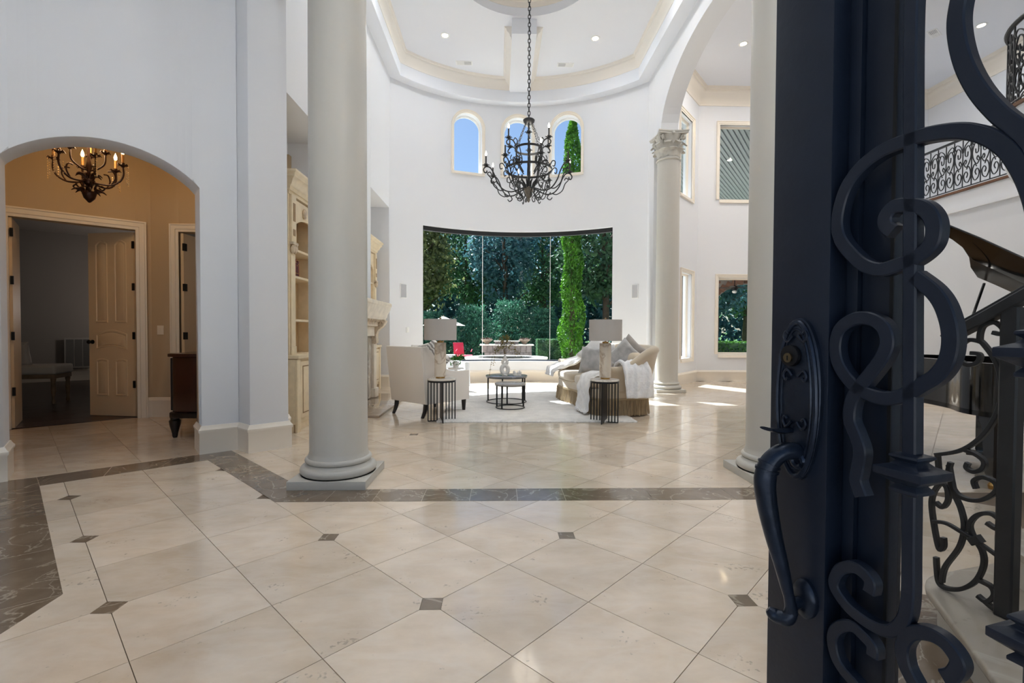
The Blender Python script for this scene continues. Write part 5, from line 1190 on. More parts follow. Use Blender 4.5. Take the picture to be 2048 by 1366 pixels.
pillow('cushion', .48, .48, .17, KNIT, sw(.12, -.02, .80), (math.radians(-10), math.radians(-6), r9-1.45), 'plain white cushion leaning on the sofa back')
pillow('cushion', .44, .44, .16, SILV, sw(.20, -.62, .86), (math.radians(-8), math.radians(45), r9-.55), 'grey velvet cushion set on its point near the sofa arm')
pillow('cushion', .44, .44, .15, mat('taupe_velvet', (164, 156, 148), .7, sheen=.4, noise=.1, nscale=8), sw(.34, -.50, .92), (math.radians(-6), math.radians(40), r9-.8), 'taupe cushion on its point at the sofa back corner')
def throw(name, path, wdir, w_, m, label, amp=.012, nv=26, th=.03, wave=1., taper=0.):
    P = cat_rom(path, 8); n_ = len(P); b = MB(); wdir = np.array(wdir, float); W = lambda t: w_*(1-taper*t)
    def F(sg):
        def f(u, v):
            i = u*(n_-1); k = int(min(i, n_-2)); p = P[k]+(P[k+1]-P[k])*(i-k); t_ = P[k+1]-P[k]; t_ /= np.linalg.norm(t_); nn = np.cross(t_, wdir); nn /= np.linalg.norm(nn)
            e = (min(1, u/.04, (1-u)/.04, v/.05, (1-v)/.05))**.5
            d = amp*math.sin(v*14*wave+u*3)+amp*.6*math.sin(v*31*wave+u*9+1)+amp*.4*math.sin(u*40+v*17)
            return tuple(p+wdir*(v-.5)*W(u)*(1+.02*math.sin(u*11))+nn*(sg*th*.5*e+d))
        return f
    b.grid(F(1), 60, nv); b.grid(F(-1), 60, nv); o = b.build(name, m, None, angle=80); return tag(o, label, 'throw', 'white throws on the sofa')
yv = (-math.sin(r9), math.cos(r9), 0)
throw('throw_blanket', [sw(.12, -.84, .62), sw(.12, -.92, .74), sw(.12, -1.02, .80), sw(.12, -1.14, .80), sw(.13, -1.235, .70), sw(.14, -1.27, .56), sw(.15, -1.285, .42), sw(.16, -1.29, .30)], (math.cos(r9), math.sin(r9), 0), .44, FURW, 'white faux fur throw hanging over the near arm of the sofa', .012, 26, .05)
throw('throw_blanket', [sw(.10, -.62, .60), sw(-.20, -.66, .605), sw(-.42, -.70, .58), sw(-.52, -.74, .46), sw(-.54, -.78, .28), sw(-.56, -.80, .10), sw(-.60, -.82, .06)], yv, .46, KNIT, 'white knitted throw spilling from the sofa seat to the rug', .017, 30, .025, 1.9)
throw('throw_blanket', [sw(.44, .78, 1.08), sw(.30, .80, .98), sw(.08, .84, .84), sw(-.20, .88, .70), sw(-.42, .90, .62), sw(-.56, .92, .56), sw(-.60, .93, .44)], yv, .42, KNIT, 'white quilted throw sliding off the far end of the sofa', .02, 24, .05, 1.2)
# small pale chair and plant by the window, seen past the lamp
t = empty('accent_chair', (-1.05, 10.0, 0), .5, 'white slanted accent chair by the window, behind the left lamp', 'chair')
MB().box(-.30, .30, -.30, .30, .30, .46).build('seat', KNIT, t, bevel=.03, seg=3)
MB().obox((-.34, .24, .30), (.68, 0, 0), (.0, .14, 0), (0, .16, .45)).build('backrest', KNIT, t, bevel=.03, seg=3)
for s_ in (-1, 1): MB().obox((s_*.30-.05, -.32, .12), (.10, 0, 0), (0, .62, 0), (0, .05, .50)).build('arm', KNIT, t, bevel=.02)
for x in (-.26, .26):
    for y in (-.26, .26): MB().tube([(x, y, .32), (x*1.05, y*1.05, 0)], [.025, .016], 8).build('leg', DLEG, t)
t = empty('pedestal', (-.82, 9.1, 0), 0, 'slim white pedestal holding a small plant behind the armchair', 'pedestal')
MB().lathe([(0, 0), (.14, 0), (.14, .02), (.03, .04), (.03, .52), (.15, .54), (.15, .56), (0, .56)], 28).build('stand', CERW, t)
t = empty('potted_plant', (-.82, 9.1, .561), 0, 'small green plant in a white pot behind the left lamp', 'plant')
MB().lathe([(0, 0), (.045, 0), (.06, .06), (.055, .12), (.045, .12), (.04, .08)], 18).build('pot', CERW, t)
lp = [(rng.normal()*.05, rng.normal()*.05, .15+abs(rng.normal())*.05-.10*(rng.random() < .25)) for _ in range(260)]
leaves('foliage', lp, .05, leafmat('pot_leaf', (40, 96, 30), (70, 140, 40), .3), t, .5)['kind'] = 'stuff'
# ------------------------------------------------------------------ stair foot with its iron railing
STEP = stonemat('stair_limestone', (182, 171, 156), (204, 194, 180), .4, 3, 2, .2, .03, .3, .04)
RISER = mat('cream_riser', (206, 199, 187), .5)
stair = struct(empty('stairs', (0, 0, 0)), 'pale stone stair foot at the right edge')
def round_poly(pts, r, n=6):
    out = []
    for i in range(len(pts)):
        a, p, c = (np.array(q, float) for q in (pts[i-1], pts[i], pts[(i+1) % len(pts)])); rr_ = r[i]
        if rr_ == 0: out.append(tuple(p)); continue
        d1 = (a-p)/np.linalg.norm(a-p); d2 = (c-p)/np.linalg.norm(c-p); p1 = p+d1*rr_; p2 = p+d2*rr_
        for k in range(n+1): t_ = k/n; out.append(tuple((1-t_)**2*p1+2*t_*(1-t_)*p+t_*t_*p2))
    return out
s1 = [(1.87, 2.06), (1.60, 1.52), (1.26, .86), (3.4, .5), (3.6, 2.5)]
top1 = round_poly(s1, [.14, 0, 0, 0, 0])
MB().prism([(2.4+(x-2.4)*1.0, 1.5+(y-1.5)*1.0) for x, y in top1], .13, .165).build('tread', STEP, stair, bevel=.012, seg=3)
rs = round_poly([(1.90, 2.03), (1.635, 1.51), (1.31, .88), (3.4, .55), (3.55, 2.45)], [.14, 0, 0, 0, 0])
MB().prism(rs, .0, .13).build('riser', RISER, stair)
s2 = round_poly([(2.30, 2.15), (2.02, 1.45), (1.66, .80), (3.4, .5), (3.6, 2.4)], [.1, 0, 0, 0, 0])
MB().prism(s2, .166, .29).build('riser', RISER, stair); MB().prism([(x-.02, y) for x, y in s2], .2905, .325).build('tread', STEP, stair, bevel=.01)
Q0 = (1.86, 1.98, 0); DQ = (.3032, -.9529, 0); NQ = (-.9529, -.3032, 0)
rail = empty('stair_railing', (1.86, 1.98, .165), 0, 'black wrought iron scroll stair railing with newel at the right edge', 'railing')
rail_inv = Matrix.Translation((-1.86, -1.98, -.165))
RP = dict(bigC=[(.14, 1.219), (.154, 1.208), (.193, 1.141), (.211, 1.063), (.208, .978), (.179, .887), (.133, .814), (.076, .764), (-.001, .731)],
 tl=[(.15, 1.217), (.103, 1.224), (.073, 1.187), (.074, 1.146), (.105, 1.123), (.137, 1.137), (.141, 1.167), (.113, 1.172)],
 tr=[(.14, 1.219), (.142, 1.255), (.153, 1.283), (.185, 1.294), (.211, 1.27), (.207, 1.249), (.181, 1.255)],
 lr=[(.098, .776), (.136, .767), (.163, .746), (.159, .715), (.132, .695), (.108, .705), (.112, .726)],
 c1=[(.053, .713), (.047, .659), (.071, .595), (.112, .577), (.16, .591), (.201, .636), (.2, .671), (.163, .682), (.133, .659), (.14, .629)],
 c2=[(.047, .70), (.067, .592), (.092, .529), (.104, .46), (.09, .373), (.042, .266), (.031, .196)],
 d=[(.176, .505), (.208, .494), (.221, .523), (.189, .546), (.147, .525), (.123, .479), (.134, .435), (.164, .387), (.169, .332), (.147, .261), (.104, .206), (.054, .18), (.022, .188), (.012, .245), (.009, .293)],
 e=[(.152, .267), (.194, .26), (.204, .23), (.181, .194), (.153, .203)],
 f=[(.177, .192), (.205, .178), (.235, .178), (.278, .18), (.5, .185)],
 h=[(.034, .388), (.035, .35), (.019, .334), (.001, .413), (-.012, .512), (-.004, .569), (.019, .612), (.041, .604), (.047, .553), (.028, .515), (.003, .528)],
 l=[(.006, .728), (.011, .67), (.016, .607)])
for k, p in RP.items(): MB().strip(cat_rom(p, 6), .0155, .022, Q0, DQ, (0, 0, 1), NQ).xf(rail_inv).build('scroll', IRON2, rail, angle=30)
MB().strip(cat_rom([(.001, .445), (.049, .457), (.104, .441), (.153, .425), (.226, .391)], 5), .014, .014, np.array(Q0)+np.array(NQ)*.012, DQ, (0, 0, 1), NQ).xf(rail_inv).build('tie_bar', IRON2, rail)
MB().strip([(.135, .415), (.165, .44)], .03, .035, np.array(Q0)+np.array(NQ)*.02, DQ, (0, 0, 1), NQ).xf(rail_inv).build('tie_collar', IRON2, rail)
MB().strip([(.238, .168), (.238, 1.35)], .056, .05, np.array(Q0)+np.array(NQ)*.014, DQ, (0, 0, 1), NQ).xf(rail_inv).build('newel', IRON2, rail)
hp = cat_rom([(.035, 1.228), (.055, 1.246), (.16, 1.315), (.273, 1.392), (.45, 1.51), (.62, 1.63)], 6)
MB().strip(hp, .042, .062, np.array(Q0)+np.array(NQ)*.020, DQ, (0, 0, 1), NQ).xf(rail_inv).build('handrail', IRON2, rail)
MB().strip([(p[0], p[1]+.028) for p in hp], .016, .040, np.array(Q0)+np.array(NQ)*.009, DQ, (0, 0, 1), NQ).xf(rail_inv).build('handrail_cap', IRON2, rail)
# ------------------------------------------------------------------ gallery and its railings
WOODB = mat('walnut_band', (112, 74, 46), .45, noise=.2, nscale=6)
gal = struct(rbox(8.5, 11.05, 7.0, 12.15, 3.62, 3.86).build('gallery', WALL), 'white upper gallery along the right wall of the music room')
MB().box(8.46, 8.56, 7.0, 12.15, 3.862, 3.90).build('wood_band', WOODB, gal); MB().box(8.44, 8.499, 7.0, 12.15, 3.50, 3.56).build('fascia_bead', WALL, gal)
BCX, BCY, BR = 6.69, 5.1, .81
gal2 = struct(MB().lathe([(.62, 3.02), (.74, 3.10), (.80, 3.24), (BR, 3.4), (BR, 3.86), (.0, 3.86)], 40, (BCX, BCY)).box(BCX, 9.2, BCY-.6, BCY+.5, 3.10, 3.855).build('gallery_landing', WALL), 'white rounded stair landing at the right edge')
MB().lathe([(BR-.06, 3.861), (BR+.03, 3.861), (BR+.03, 3.90), (BR-.06, 3.90), (BR-.06, 3.861)], 40, (BCX, BCY)).build('wood_band', WOODB, gal2)
def panel_mesh(w_=.33, h_=.86):
    b = MB(); O, X_, Z_, N_ = (0, 0, 0), (1, 0, 0), (0, 0, 1), (0, -1, 0)
    def st(p, w=.013): b.strip(cat_rom(p, 5), w, .014, O, X_, Z_, N_)
    st([(0, 0), (0, h_)], .014); st([(w_/2, 0), (w_/2, h_)], .012)
    for s_ in (-1, 1):
        m = w_/2; x = lambda q: m+s_*q*m
        st([(x(.45), .30), (x(.62), .35), (x(.85), .28), (x(.90), .16), (x(.62), .06), (x(.25), .10), (x(.15), .20), (x(.38), .26), (x(.58), .21), (x(.45), .15)])
        st([(x(.05), .44), (x(.40), .34), (x(.80), .44), (x(.92), .58), (x(.66), .72), (x(.30), .68), (x(.28), .56), (x(.52), .54), (x(.58), .62)])
        st([(x(.05), .62), (x(.25), .74), (x(.70), .80), (x(.92), .76), (x(.80), .70)])
        st([(x(.08), .40), (x(.30), .48), (x(.42), .44), (x(.30), .40)])
    me = b.mesh('scroll_panel', 40, False); me.materials.append(IRON2); return me
PM = panel_mesh()
gr_ = empty('balcony_railing', (8.52, 12.1, 3.90), 0, 'black iron scroll railing along the straight upper gallery', 'railing')
for k in range(15):
    o = bpy.data.objects.new('scroll_panel', PM); COL.objects.link(o); o.parent = gr_; o.location = (0, -k*.33, .05); o.rotation_euler = (0, 0, -PI/2)
MB().box(-.03, .03, -5.0, .0, .92, .95).build('handrail', IRON2, gr_, bevel=.006); MB().box(-.012, .012, -5.0, 0, .035, .05).build('bottom_bar', IRON2, gr_)
gr2 = empty('balcony_railing', (BCX, BCY, 3.90), 0, 'black iron scroll railing curving round the upper landing at the top right edge', 'railing')
na = 14; PM2 = panel_mesh(2*PI*BR/ na*.98, .86)
for k in range(na):
    a = 2*PI*k/na
    if math.cos(a) > .5: continue
    o = bpy.data.objects.new('scroll_panel', PM2); COL.objects.link(o); o.parent = gr2; o.location = (BR*math.cos(a), BR*math.sin(a), .05); o.rotation_euler = (0, 0, a+PI/2+PI/na)
pt = [(BR*math.cos(a), BR*math.sin(a), .935) for a in np.linspace(PI*.33, PI*1.67, 40)]
MB().tube(pt, .028, 8).build('handrail', IRON2, gr2); MB().tube([(x, y, .04) for x, y, z in pt], .010, 6).build('bottom_bar', IRON2, gr2)
wg = struct(empty('door_4'), 'gallery doorway with cream casing seen through the door ironwork')
casing([(8.6, 3.87), (8.6, 5.9), (9.5, 5.9), (9.5, 3.87)], fbay, .12, wg); MB().box(8.6, 9.5, 12.12, 12.148, 3.87, 5.9).build('leaf', mat('louvred_shutter', (96, 90, 84), .6), wg)
# ------------------------------------------------------------------ grand piano
EB = mat('piano_black_lacquer', (10, 10, 11), .06, coat=1.)
pang = math.radians(41.); pa = (math.cos(pang), math.sin(pang)); pb = (math.sin(pang), -math.cos(pang))
pn = empty('grand_piano', (3.75, 3.62, 0), pang, 'glossy black grand piano with its lid propped open behind the stair railing', 'piano')
# local x: tail -> keyboard, local y: left of the axis (bent side is +y)
rim = cat_rom([(1.72, .76), (1.35, .77), (1.0, .68), (.70, .44), (.42, .22), (.15, .10), (.0, -.10), (-.01, -.35), (.10, -.55), (.40, -.62)], 6)+[np.array([1.72, -.64])]
rimL = [tuple(p) for p in rim]
MB().prism(rimL, .60, .64).build('bottom', EB, pn)
b = MB(); n_ = len(rimL); c0 = np.array([.9, -.1])
for i in range(n_):
    p, q = np.array(rimL[i]), np.array(rimL[(i+1) % n_])
    def ins_(v): d = c0-v; return v+d/np.linalg.norm(d)*.05
    p2, q2 = ins_(p), ins_(q)
    b.add([(*p, .60), (*q, .60), (*q, 1.02), (*p, 1.02), (*p2, .60), (*q2, .60), (*q2, 1.02), (*p2, 1.02)], [(0, 1, 2, 3), (3, 2, 6, 7), (7, 6, 5, 4)])
b.build('rim', EB, pn, angle=30)
MB().prism([(c0[0]+(x-c0[0])*.94, c0[1]+(y-c0[1])*.94) for x, y in rimL], .86, .88).build('soundboard', mat('spruce_gold', (150, 110, 60), .4), pn)
MB().box(1.70, 1.98, -.66, .78, .62, .74).build('keybed', EB, pn, bevel=.01); MB().box(1.76, 1.96, -.56, .68, .741, .765).build('keys', mat('ivory_keys', (235, 232, 222), .3), pn)
MB().box(1.70, 1.74, -.62, .74, .74, 1.0).build('fallboard', EB, pn)
for x, y in ((.22, -.08), (1.62, .62), (1.62, -.52)):
    lg = MB().lathe([(.032, .09), (.05, .12), (.075, .50), (.09, .54), (.09, .60)], 4, (x, y)).build('leg', EB, pn, angle=20)
    MB().lathe([(0, .0), (.03, .005), (.035, .035), (.02, .06), (.03, .07), (.03, .09)], 10, (x, y)).build('castor', BRASS, lg)
MB().box(1.30, 1.36, -.09, .09, .10, .60).build('pedal_lyre', EB, pn, bevel=.01); MB().box(1.24, 1.50, -.15, .15, .06, .12).build('pedal_box', EB, pn, bevel=.006)
LP = [(4.333, 4.58, 2.327), (4.638, 4.506, 2.165), (5.0, 4.434, 1.964), (5.43, 4.37, 1.713), (5.723, 4.598, 1.39), (5.436, 4.686, 1.532), (5.23, 4.713, 1.654), (5.058, 4.75, 1.748), (4.909, 4.786, 1.827), (4.796, 4.749, 1.924), (4.713, 4.685, 2.015), (4.606, 4.647, 2.107), (4.5, 4.644, 2.18), (4.418, 4.651, 2.23)]
FP_ = [(4.307, 4.552, 2.321), (4.61, 4.479, 2.159), (4.969, 4.407, 1.96), (5.397, 4.344, 1.711), (5.623, 4.52, 1.461), (5.16, 4.571, 1.741), (4.721, 4.657, 1.986), (4.578, 4.619, 2.102), (4.472, 4.616, 2.175), (4.392, 4.623, 2.224)]
up_ = np.array([.50, .42, .75]); up_ /= np.linalg.norm(up_)
PINV = (Matrix.Translation((3.75, 3.62, 0)) @ Matrix.Rotation(pang, 4, 'Z')).inverted()
def board(pts, th, nm, m):
    n_ = len(pts); vs = list(pts)+[tuple(np.array(p)+up_*th) for p in pts]
    return MB().add(vs, [tuple(range(n_)), tuple(range(n_, 2*n_))]+[(i, (i+1) % n_, (i+1) % n_+n_, i+n_) for i in range(n_)]).xf(PINV).build(nm, m, pn, angle=25, bevel=.004)
board(LP, .028, 'lid', mat('lid_underside', (70, 68, 66), .14, coat=.8)); board(FP_, .026, 'lid_flap', EB)  # grey reflection on the lacquer is put into the lid colour
MB().tube([(4.985, 4.79, 1.765), (4.50, 4.55, 1.04)], .013, 8).xf(PINV).build('lid_prop', EB, pn)
t = empty('dining_chair', (5.35, 6.45, 0), .3, 'cream chair with nailhead trim behind the door ironwork', 'chair')
MB().box(-.24, .24, -.25, .25, .42, .52).build('seat', LIN, t, bevel=.03); MB().box(-.25, -.17, -.25, .25, .52, 1.10).build('backrest', LIN, t, bevel=.025)
for x in (-.2, .2):
    for y in (-.2, .2): MB().lathe([(.018, 0), (.03, .05), (.02, .1), (.034, .34), (.038, .42)], 8, (x, y)).build('leg', mat('honey_wood', (150, 104, 60), .4), t)
b = MB()
for k in range(20): b.ellipsoid((-.252, -.24+k*.025, 1.06), (.006, .006, .006), 6, 4); b.ellipsoid((-.252, -.24, .54+k*.027), (.006, .006, .006), 6, 4)
b.build('nailheads', BLKM, t, weld=False)['kind'] = 'stuff'
# ------------------------------------------------------------------ outside: terrace, spa, planting
PAVE = mat('pale_terrace_stone', (214, 206, 194), .7, noise=.08, nscale=2)
GRASS = mat('lawn', (66, 104, 40), .9, noise=.3, nscale=3, bump=.4, bscale=60)
b = MB().add([(-40, 12.3, -.10), (40, 12.3, -.10), (40, 21.5, -.10), (-40, 21.5, -.10)], [(0, 1, 2, 3)])
tag(b.build('terrace_ground', PAVE), None, None, None, 'structure')
b = MB().add([(-70, 21.5, -.11), (70, 21.5, -.11), (70, 90, 1.2), (-70, 90, 1.2)], [(0, 1, 2, 3)])
tag(b.build('lawn_ground', GRASS), None, None, None, 'structure')
b = MB().add([(-60, -60, -.13), (60, -60, -.13), (60, -.3, -.13), (-60, -.3, -.13)], [(0, 1, 2, 3)])
tag(b.build('forecourt_ground', mat('bounce_white', (240, 238, 233), .8)), None, None, None, 'structure')  # unseen ground, made near white to bounce light in through the entrance
sp = empty('spa', (.25, 17.0, -.10), 0, 'round raised spa with pale stone rim outside the picture window', 'spa')
COPE = mat('cream_coping', (222, 214, 204), .6, noise=.08, nscale=6)
MB().lathe([(1.45, 0), (1.45, .40), (1.10, .40), (1.10, 0)], 48).build('wall', PAVE, sp)
for k in range(16):
    a, c = 2*PI*k/16+.01, 2*PI*(k+1)/16-.01
    MB().prism([(1.48*math.cos(a+(c-a)*q/3), 1.48*math.sin(a+(c-a)*q/3)) for q in range(4)]+[(1.02*math.cos(c-(c-a)*q/3), 1.02*math.sin(c-(c-a)*q/3)) for q in range(4)], .402, .452).build('coping_stone', COPE, sp)
MB().lathe([(0, .36), (1.09, .36)], 40).build('water', mat('spa_water', (60, 96, 120), .05, coat=.5), sp)
fw_ = empty('fountain_wall', (.30, 19.3, -.10), 0, 'low stone fountain wall with raised centre block behind the spa', 'fountain')
RUST = mat('rough_stone', (132, 122, 118), .85, noise=.3, nscale=6, bump=.5, bscale=12, rnd=.15)
k = 0
for row in range(3):
    for i in range(9):
        x = -1.0+i*.2222+(.11 if row % 2 else 0); x1 = min(1.0, x+.215)
        if x1-x > .05: MB().box(x, x1, -.30, .30, row*.265, row*.265+.258).build('stone', RUST, fw_, bevel=.008)
MB().box(-1.08, 1.08, -.36, .36, .796, .85).build('cap', COPE, fw_, bevel=.008)
for i in range(4): MB().box(-.48+i*.24, -.245+i*.24, -.22, .22, .852, .955).build('stone', RUST, fw_, bevel=.006)
MB().box(-.52, .52, -.26, .26, .957, .99).build('cap', COPE, fw_, bevel=.006)
POT = mat('weathered_pot', (158, 138, 118), .8, noise=.2, nscale=10)
for k, x in enumerate((-.50, 1.02)):
    t = empty('planter', (x, 19.3, .7505), 0, ['left stone bowl planter on the fountain wall', 'right stone bowl planter on the fountain wall'][k], 'planter', 'fountain planters')
    MB().lathe([(0, 0), (.09, 0), (.07, .04), (.12, .07), (.20, .14), (.24, .18), (.22, .19), (.17, .15)], 24).build('bowl', POT, t)
    leaves('foliage', [(rng.normal()*.09, rng.normal()*.09, .19+abs(rng.normal())*.03) for _ in range(160)], .06, leafmat('dry_flower', (90, 74, 62), (120, 92, 84), .2), t)['kind'] = 'stuff'
RED = mat('red_sling', (206, 44, 72), .6)
t = empty('lounge_chair', (-1.42, 18.9, -.10), 0, 'red sling lounge chair on the terrace', 'lounge chair')
MB().obox((-.34, -.3, .45), (.40, 0, 0), (0, .03, 0), (-.06, .25, .47)).build('backrest', RED, t, bevel=.008)
MB().obox((-.24, -.9, .42), (.62, 0, 0), (0, .62, 0), (0, 0, .035)).build('seat', RED, t, bevel=.008)
for x in (-.22, .36):
    for y in (-.86, -.3): MB().tube([(x, y, 0), (x, y, .43)], .018, 6).build('leg', RED, t)
    MB().tube([(x, -.85, .60), (x, -.25, .66)], .018, 6).build('armrest', RED, t)
t = empty('patio_umbrella', (-2.56, 22.0, -.10), 0, 'cream garden umbrella behind the left lamp shade', 'umbrella')
b = MB(); CREAM = mat('umbrella_canvas', (236, 226, 208), .8)
b.add([(0, 0, 2.06)]+[(1.0*math.cos(2*PI*k/8), 1.0*math.sin(2*PI*k/8), 1.62) for k in range(8)], [(0, 1+k, 1+(k+1) % 8) for k in range(8)]).build('canopy', CREAM, t, angle=10)
MB().tube([(0, 0, 0), (0, 0, 2.10)], .025, 8).build('pole', LEGW, t); MB().lathe([(.25, 0), (.25, .06), (.04, .1)], 14).build('base', RUST, t)
def crown_pts(n, c, r, nclu, spread, shell=.55):
    th = rng.normal(size=(nclu, 3)); th /= np.linalg.norm(th, axis=1)[:, None]; rad = (shell+(1-shell)*rng.random(nclu))[:, None]
    cl = np.array(c)+th*rad*np.array(r); i = rng.integers(0, nclu, n); return cl[i]+rng.normal(size=(n, 3))*spread
BARK = mat('bark', (84, 70, 58), .9, noise=.3, nscale=8)
def tree(nm, x, y, h, r, m, label, n=5200, size=.26, base=.28, nclu=90, spread=.32):
    t = empty(nm, (x, y, -.1), 0, label, 'tree', 'trees beyond the terrace')
    b = MB().tube(cat_rom([(0, 0, 0), (.1, 0, h*.3), (-.05, .1, h*.6), (0, 0, h*.85)], 4), [np.interp(i/12, [0, 1], [.22, .05]) for i in range(13)], 8)
    for k in range(7):
        a = k*2.4; z = h*(.25+.07*k); b.tube(cat_rom([(0, 0, z), (r*.35*math.cos(a), r*.35*math.sin(a), z+h*.10), (r*.75*math.cos(a), r*.75*math.sin(a), z+h*.16)], 4), [.08, .07, .06, .055, .05, .04, .035, .03, .02], 6)
    b.build('trunk', BARK, t, weld=False)
    zc = h*(base+1)/2; p = crown_pts(n, (0, 0, zc), (r, r, h*(1-base)/2), nclu, spread)
    p = p[p[:, 2] < h]; leaves('foliage', p, size, m, t)['kind'] = 'stuff'
L1 = leafmat('oak_leaf', (48, 88, 76), (106, 148, 96), .4); L2 = leafmat('blue_green_leaf', (50, 94, 104), (94, 138, 140), .35); L3 = leafmat('olive_grey_leaf', (86, 98, 58), (134, 140, 86), .4); L4 = leafmat('lime_leaf', (46, 92, 26), (96, 158, 34), .35); L5 = leafmat('deep_green_leaf', (40, 72, 58), (76, 114, 70), .3)  # blue sky haze is mixed into the oak and blue-green leaf colours
TR = [(-7.9, 26, 9.6, 2.0, L5, 'dark leafy tree at the far left of the picture window view'), (-4.5, 27.5, 8.6, 1.7, L3, 'olive grey tree behind the garden umbrella'), (-2.3, 33, 10.6, 2.2, L1, 'mid green tree left of the glass joint'), (.3, 28.5, 9.2, 1.9, L2, 'bluish green tree behind the fountain wall'), (3.0, 33, 10.0, 2.0, L1, 'green tree right of the fountain, behind the second glass joint'),
      (5.4, 24.5, 9.5, 2.1, L5, 'dark tree behind the bright cypress'), (8.4, 30.5, 10.5, 2.2, L1, 'green tree at the far right of the picture window view'), (-11.6, 31.5, 9.6, 2.6, L1, 'leafy tree beyond the left window edge'), (11.6, 25.5, 8.4, 2.2, L2, 'bluish tree seen through the lower bay window'), (15.6, 30, 9.0, 2.6, L1, 'green tree at the right of the lower bay window')]
for k, (x, y, h, r, m, lb) in enumerate(TR): tree('tree', x, y, h, r, m, lb, n=7000)
# dense row further back that closes the view
t = empty('tree_row', (0, 42, 0), 0, 'dense dark row of trees closing the garden view', 'trees', None, 'stuff'); 
p = np.stack([rng.uniform(-24, 30, 42000), rng.normal(size=42000)*1.6, np.zeros(42000)], 1); p[:, 2] = rng.random(42000)**.8*(9.2+1.6*np.sin(p[:, 0]*.7)+.9*np.sin(p[:, 0]*1.9+1))
leaves('foliage', p, .55, L2, t)['kind'] = 'stuff'
# juniper bank
for k, (x, y, h, r, lb) in enumerate([(-5.6, 23.5, 2.0, 1.4, 'juniper bush below the olive grey tree'), (-3.6, 24.5, 2.3, 1.6, 'juniper bush behind the red lounge chair'), (-1.4, 24.2, 2.6, 1.5, 'spreading juniper left of the fountain wall'), (.6, 24.6, 2.9, 1.6, 'tall spreading juniper right behind the fountain wall'), (2.2, 24.4, 2.5, 1.3, 'juniper bush above the clipped hedge')]):
    t = empty('juniper', (x, y, -.1), 0, lb, 'shrub', 'junipers behind the spa'); N = 6000
    a = rng.uniform(0, 2*PI, N); q = rng.random(N)**.6; zz = rng.random(N); rr_ = r*np.sqrt(1-zz*.85)*q; lay = np.floor(zz*9)/9
    p = np.stack([rr_*np.cos(a), rr_*np.sin(a), (lay+.06*rng.normal(size=N)*.5+.05*q)*h+.1], 1); p[:, 2] = np.clip(p[:, 2], .05, None)
    leaves('foliage', p, .17, leafmat('juniper_needles', (46, 98, 84), (96, 158, 124), .25), t, .3, .1)['kind'] = 'stuff'
    MB().tube([(0, 0, 0), (.05, 0, h*.5)], [.1, .04], 6).build('stem', BARK, t)
def clipped(nm, x0, x1, y0, y1, h, m, label, n=6000):
    t = empty(nm, ((x0+x1)/2, (y0+y1)/2, -.1), 0, label, 'hedge'); w_, d_ = (x1-x0)/2, (y1-y0)/2
    p = rng.uniform(-1, 1, (n, 3)); ax = rng.integers(0, 3, n); sg = np.sign(rng.normal(size=n)); p[np.arange(n), ax] = sg*(.97+.05*rng.random(n)); p[:, 2] = np.where(ax == 2, 1, p[:, 2])
    p = p*np.array([w_, d_, h/2])+np.array([0, 0, h/2]); leaves('foliage', p, .10, m, t)['kind'] = 'stuff'
    MB().box(-w_*.93, w_*.93, -d_*.93, d_*.93, .0, h*.95).build('core', L5, t)
clipped('hedge', 1.75, 3.3, 21.6, 22.6, 1.0, L1, 'clipped box hedge right of the fountain wall')
clipped('hedge', 6.5, 14, 20.0, 21.0, .95, leafmat('bright_hedge', (60, 110, 40), (96, 150, 60), .3), 'long clipped hedge seen through the lower bay window', 9000)
# cypress with bright sunlit growth
t = empty('cypress', (3.05, 20.0, -.1), 0, 'tall slender bright green cypress outside the right arched window', 'tree'); N = 16000
zz = rng.random(N)**.9*10.4; a = rng.uniform(0, 2*PI, N); rad = np.interp(zz, [0, 1.2, 3.5, 6, 8.5, 10.4], [.44, .50, .36, .40, .42, .03])*(.75+.35*rng.random(N))*(1+.18*np.sin(zz*3+np.cos(a)*2))
leaves('foliage', np.stack([rad*np.cos(a), rad*np.sin(a), zz+.1], 1), .15, L4, t, .35, 1.2)['kind'] = 'stuff'
MB().tube([(0, 0, 0), (0, 0, 9.5)], [.14, .02], 8).build('trunk', BARK, t)
# ------------------------------------------------------------------ porch outside the bay
GRYB = mat('grey_porch_board', (150, 154, 158), .6); 
porch = struct(rbox(4.2, 13.5, 12.4, 22.0, 6.95, 7.1).build('porch_roof', GRYB))
b = MB()
for k in range(-45, 60):
    x0 = 4.2+k*.16; b.obox((x0, 12.95, 6.92), (.11, 0, 0), (0, 9.0, 0), (0, 0, .028))
b.v = [(min(13.4, max(4.2, x+(y-12.95)*.75)), y, z) for x, y, z in b.v]
b.build('ceiling_board', mat('pale_porch_board', (186, 190, 194), .6), porch, weld=False)['kind'] = 'stuff'
for x, y in ((7.2, 16.6), (7.55, 15.6)):
    downlight(x, y, 6.918, ['recessed porch ceiling light, lower one in the upper bay window', 'recessed porch ceiling light, upper one in the upper bay window'][x > 7.3], 0, 'porch lights')
porch2 = struct(rbox(4.6, 11.5, 12.6, 16.2, 3.12, 3.2).build('porch_ceiling', mat('stained_cedar', (128, 92, 70), .6, noise=.3, nscale=3, stretch=(1, 8, 1))))
BRK = mat('red_brown_brick', (150, 112, 92), .85, noise=.2, nscale=12, rnd=.22)
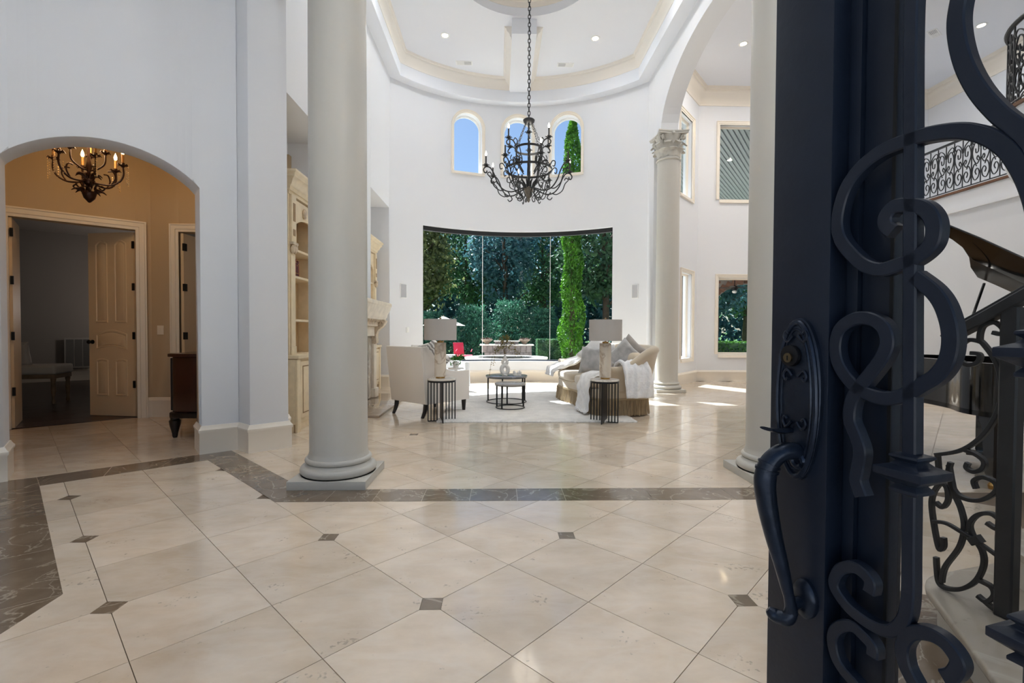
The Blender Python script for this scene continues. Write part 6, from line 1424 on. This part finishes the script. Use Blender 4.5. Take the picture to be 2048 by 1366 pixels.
pw = struct(empty('wall_porch'), 'brick porch wall with a wide arch')
MORT = mat('mortar', (168, 158, 148), .9)
acx, acz, aR, ay = 8.45, 1.35, 1.55, 15.9
pts = [(acx-aR*math.cos(PI*k/20), acz+aR*math.sin(PI*k/20)) for k in range(21)]
b = wall(lambda u, z, k: (u, ay+.02+.2*k, z), 5.2, 11.5, -.1, 3.12, [(acx-aR, acx+aR, -.1, lambda u: acz+math.sqrt(max(0, aR**2-(u-acx)**2)), 21)], du=9); b.build('core', MORT, pw)
bme = MB().box(-.11, .11, 0, .03, -.036, .036).mesh('brick'); bme.materials.append(BRK); nb = 0
for k in range(24):
    a = PI*(k+.5)/24; o = bpy.data.objects.new('brick', bme); COL.objects.link(o); o.parent = pw; o.location = (acx-(aR+.12)*math.cos(a), ay-.012, acz+(aR+.12)*math.sin(a)); o.rotation_euler = (0, PI-a+0, 0); o.scale = (1, 1, 2.5); nb += 1
for row in range(36):
    z = .04+row*.083
    for i in range(27):
        x = 5.33+i*.235+(.117 if row % 2 else 0)
        if x > 11.3 or nb > 298: continue
        if math.hypot(x-acx, max(0, z-acz)) < aR+.34: continue
        if not (6.2 < x < 10.9): continue
        o = bpy.data.objects.new('brick', bme); COL.objects.link(o); o.parent = pw; o.location = (x, ay, z); nb += 1
t = empty('ceiling_fan', (7.22, 14.5, 2.62), 0, 'dark ceiling fan hanging in the porch', 'fan')
MB().lathe([(0, -.08), (.06, -.07), (.10, -.02), (.10, .04), (.03, .07), (.012, .08), (.012, .499)], 16).build('motor', BLKM, t)
for k in range(5):
    a = 2*PI*k/5+.3; MB().obox((.1*math.cos(a)+.06*math.sin(a), .1*math.sin(a)-.06*math.cos(a), 0), (.5*math.cos(a), .5*math.sin(a), 0), (-.12*math.sin(a), .12*math.cos(a), .02), (0, 0, .008)).build('blade', mat('fan_blade', (70, 56, 46), .5), t)
MB().ellipsoid((0, 0, -.11), (.07, .07, .05)).build('light_bowl', mat('frosted_bowl', (240, 236, 226), .4), t)
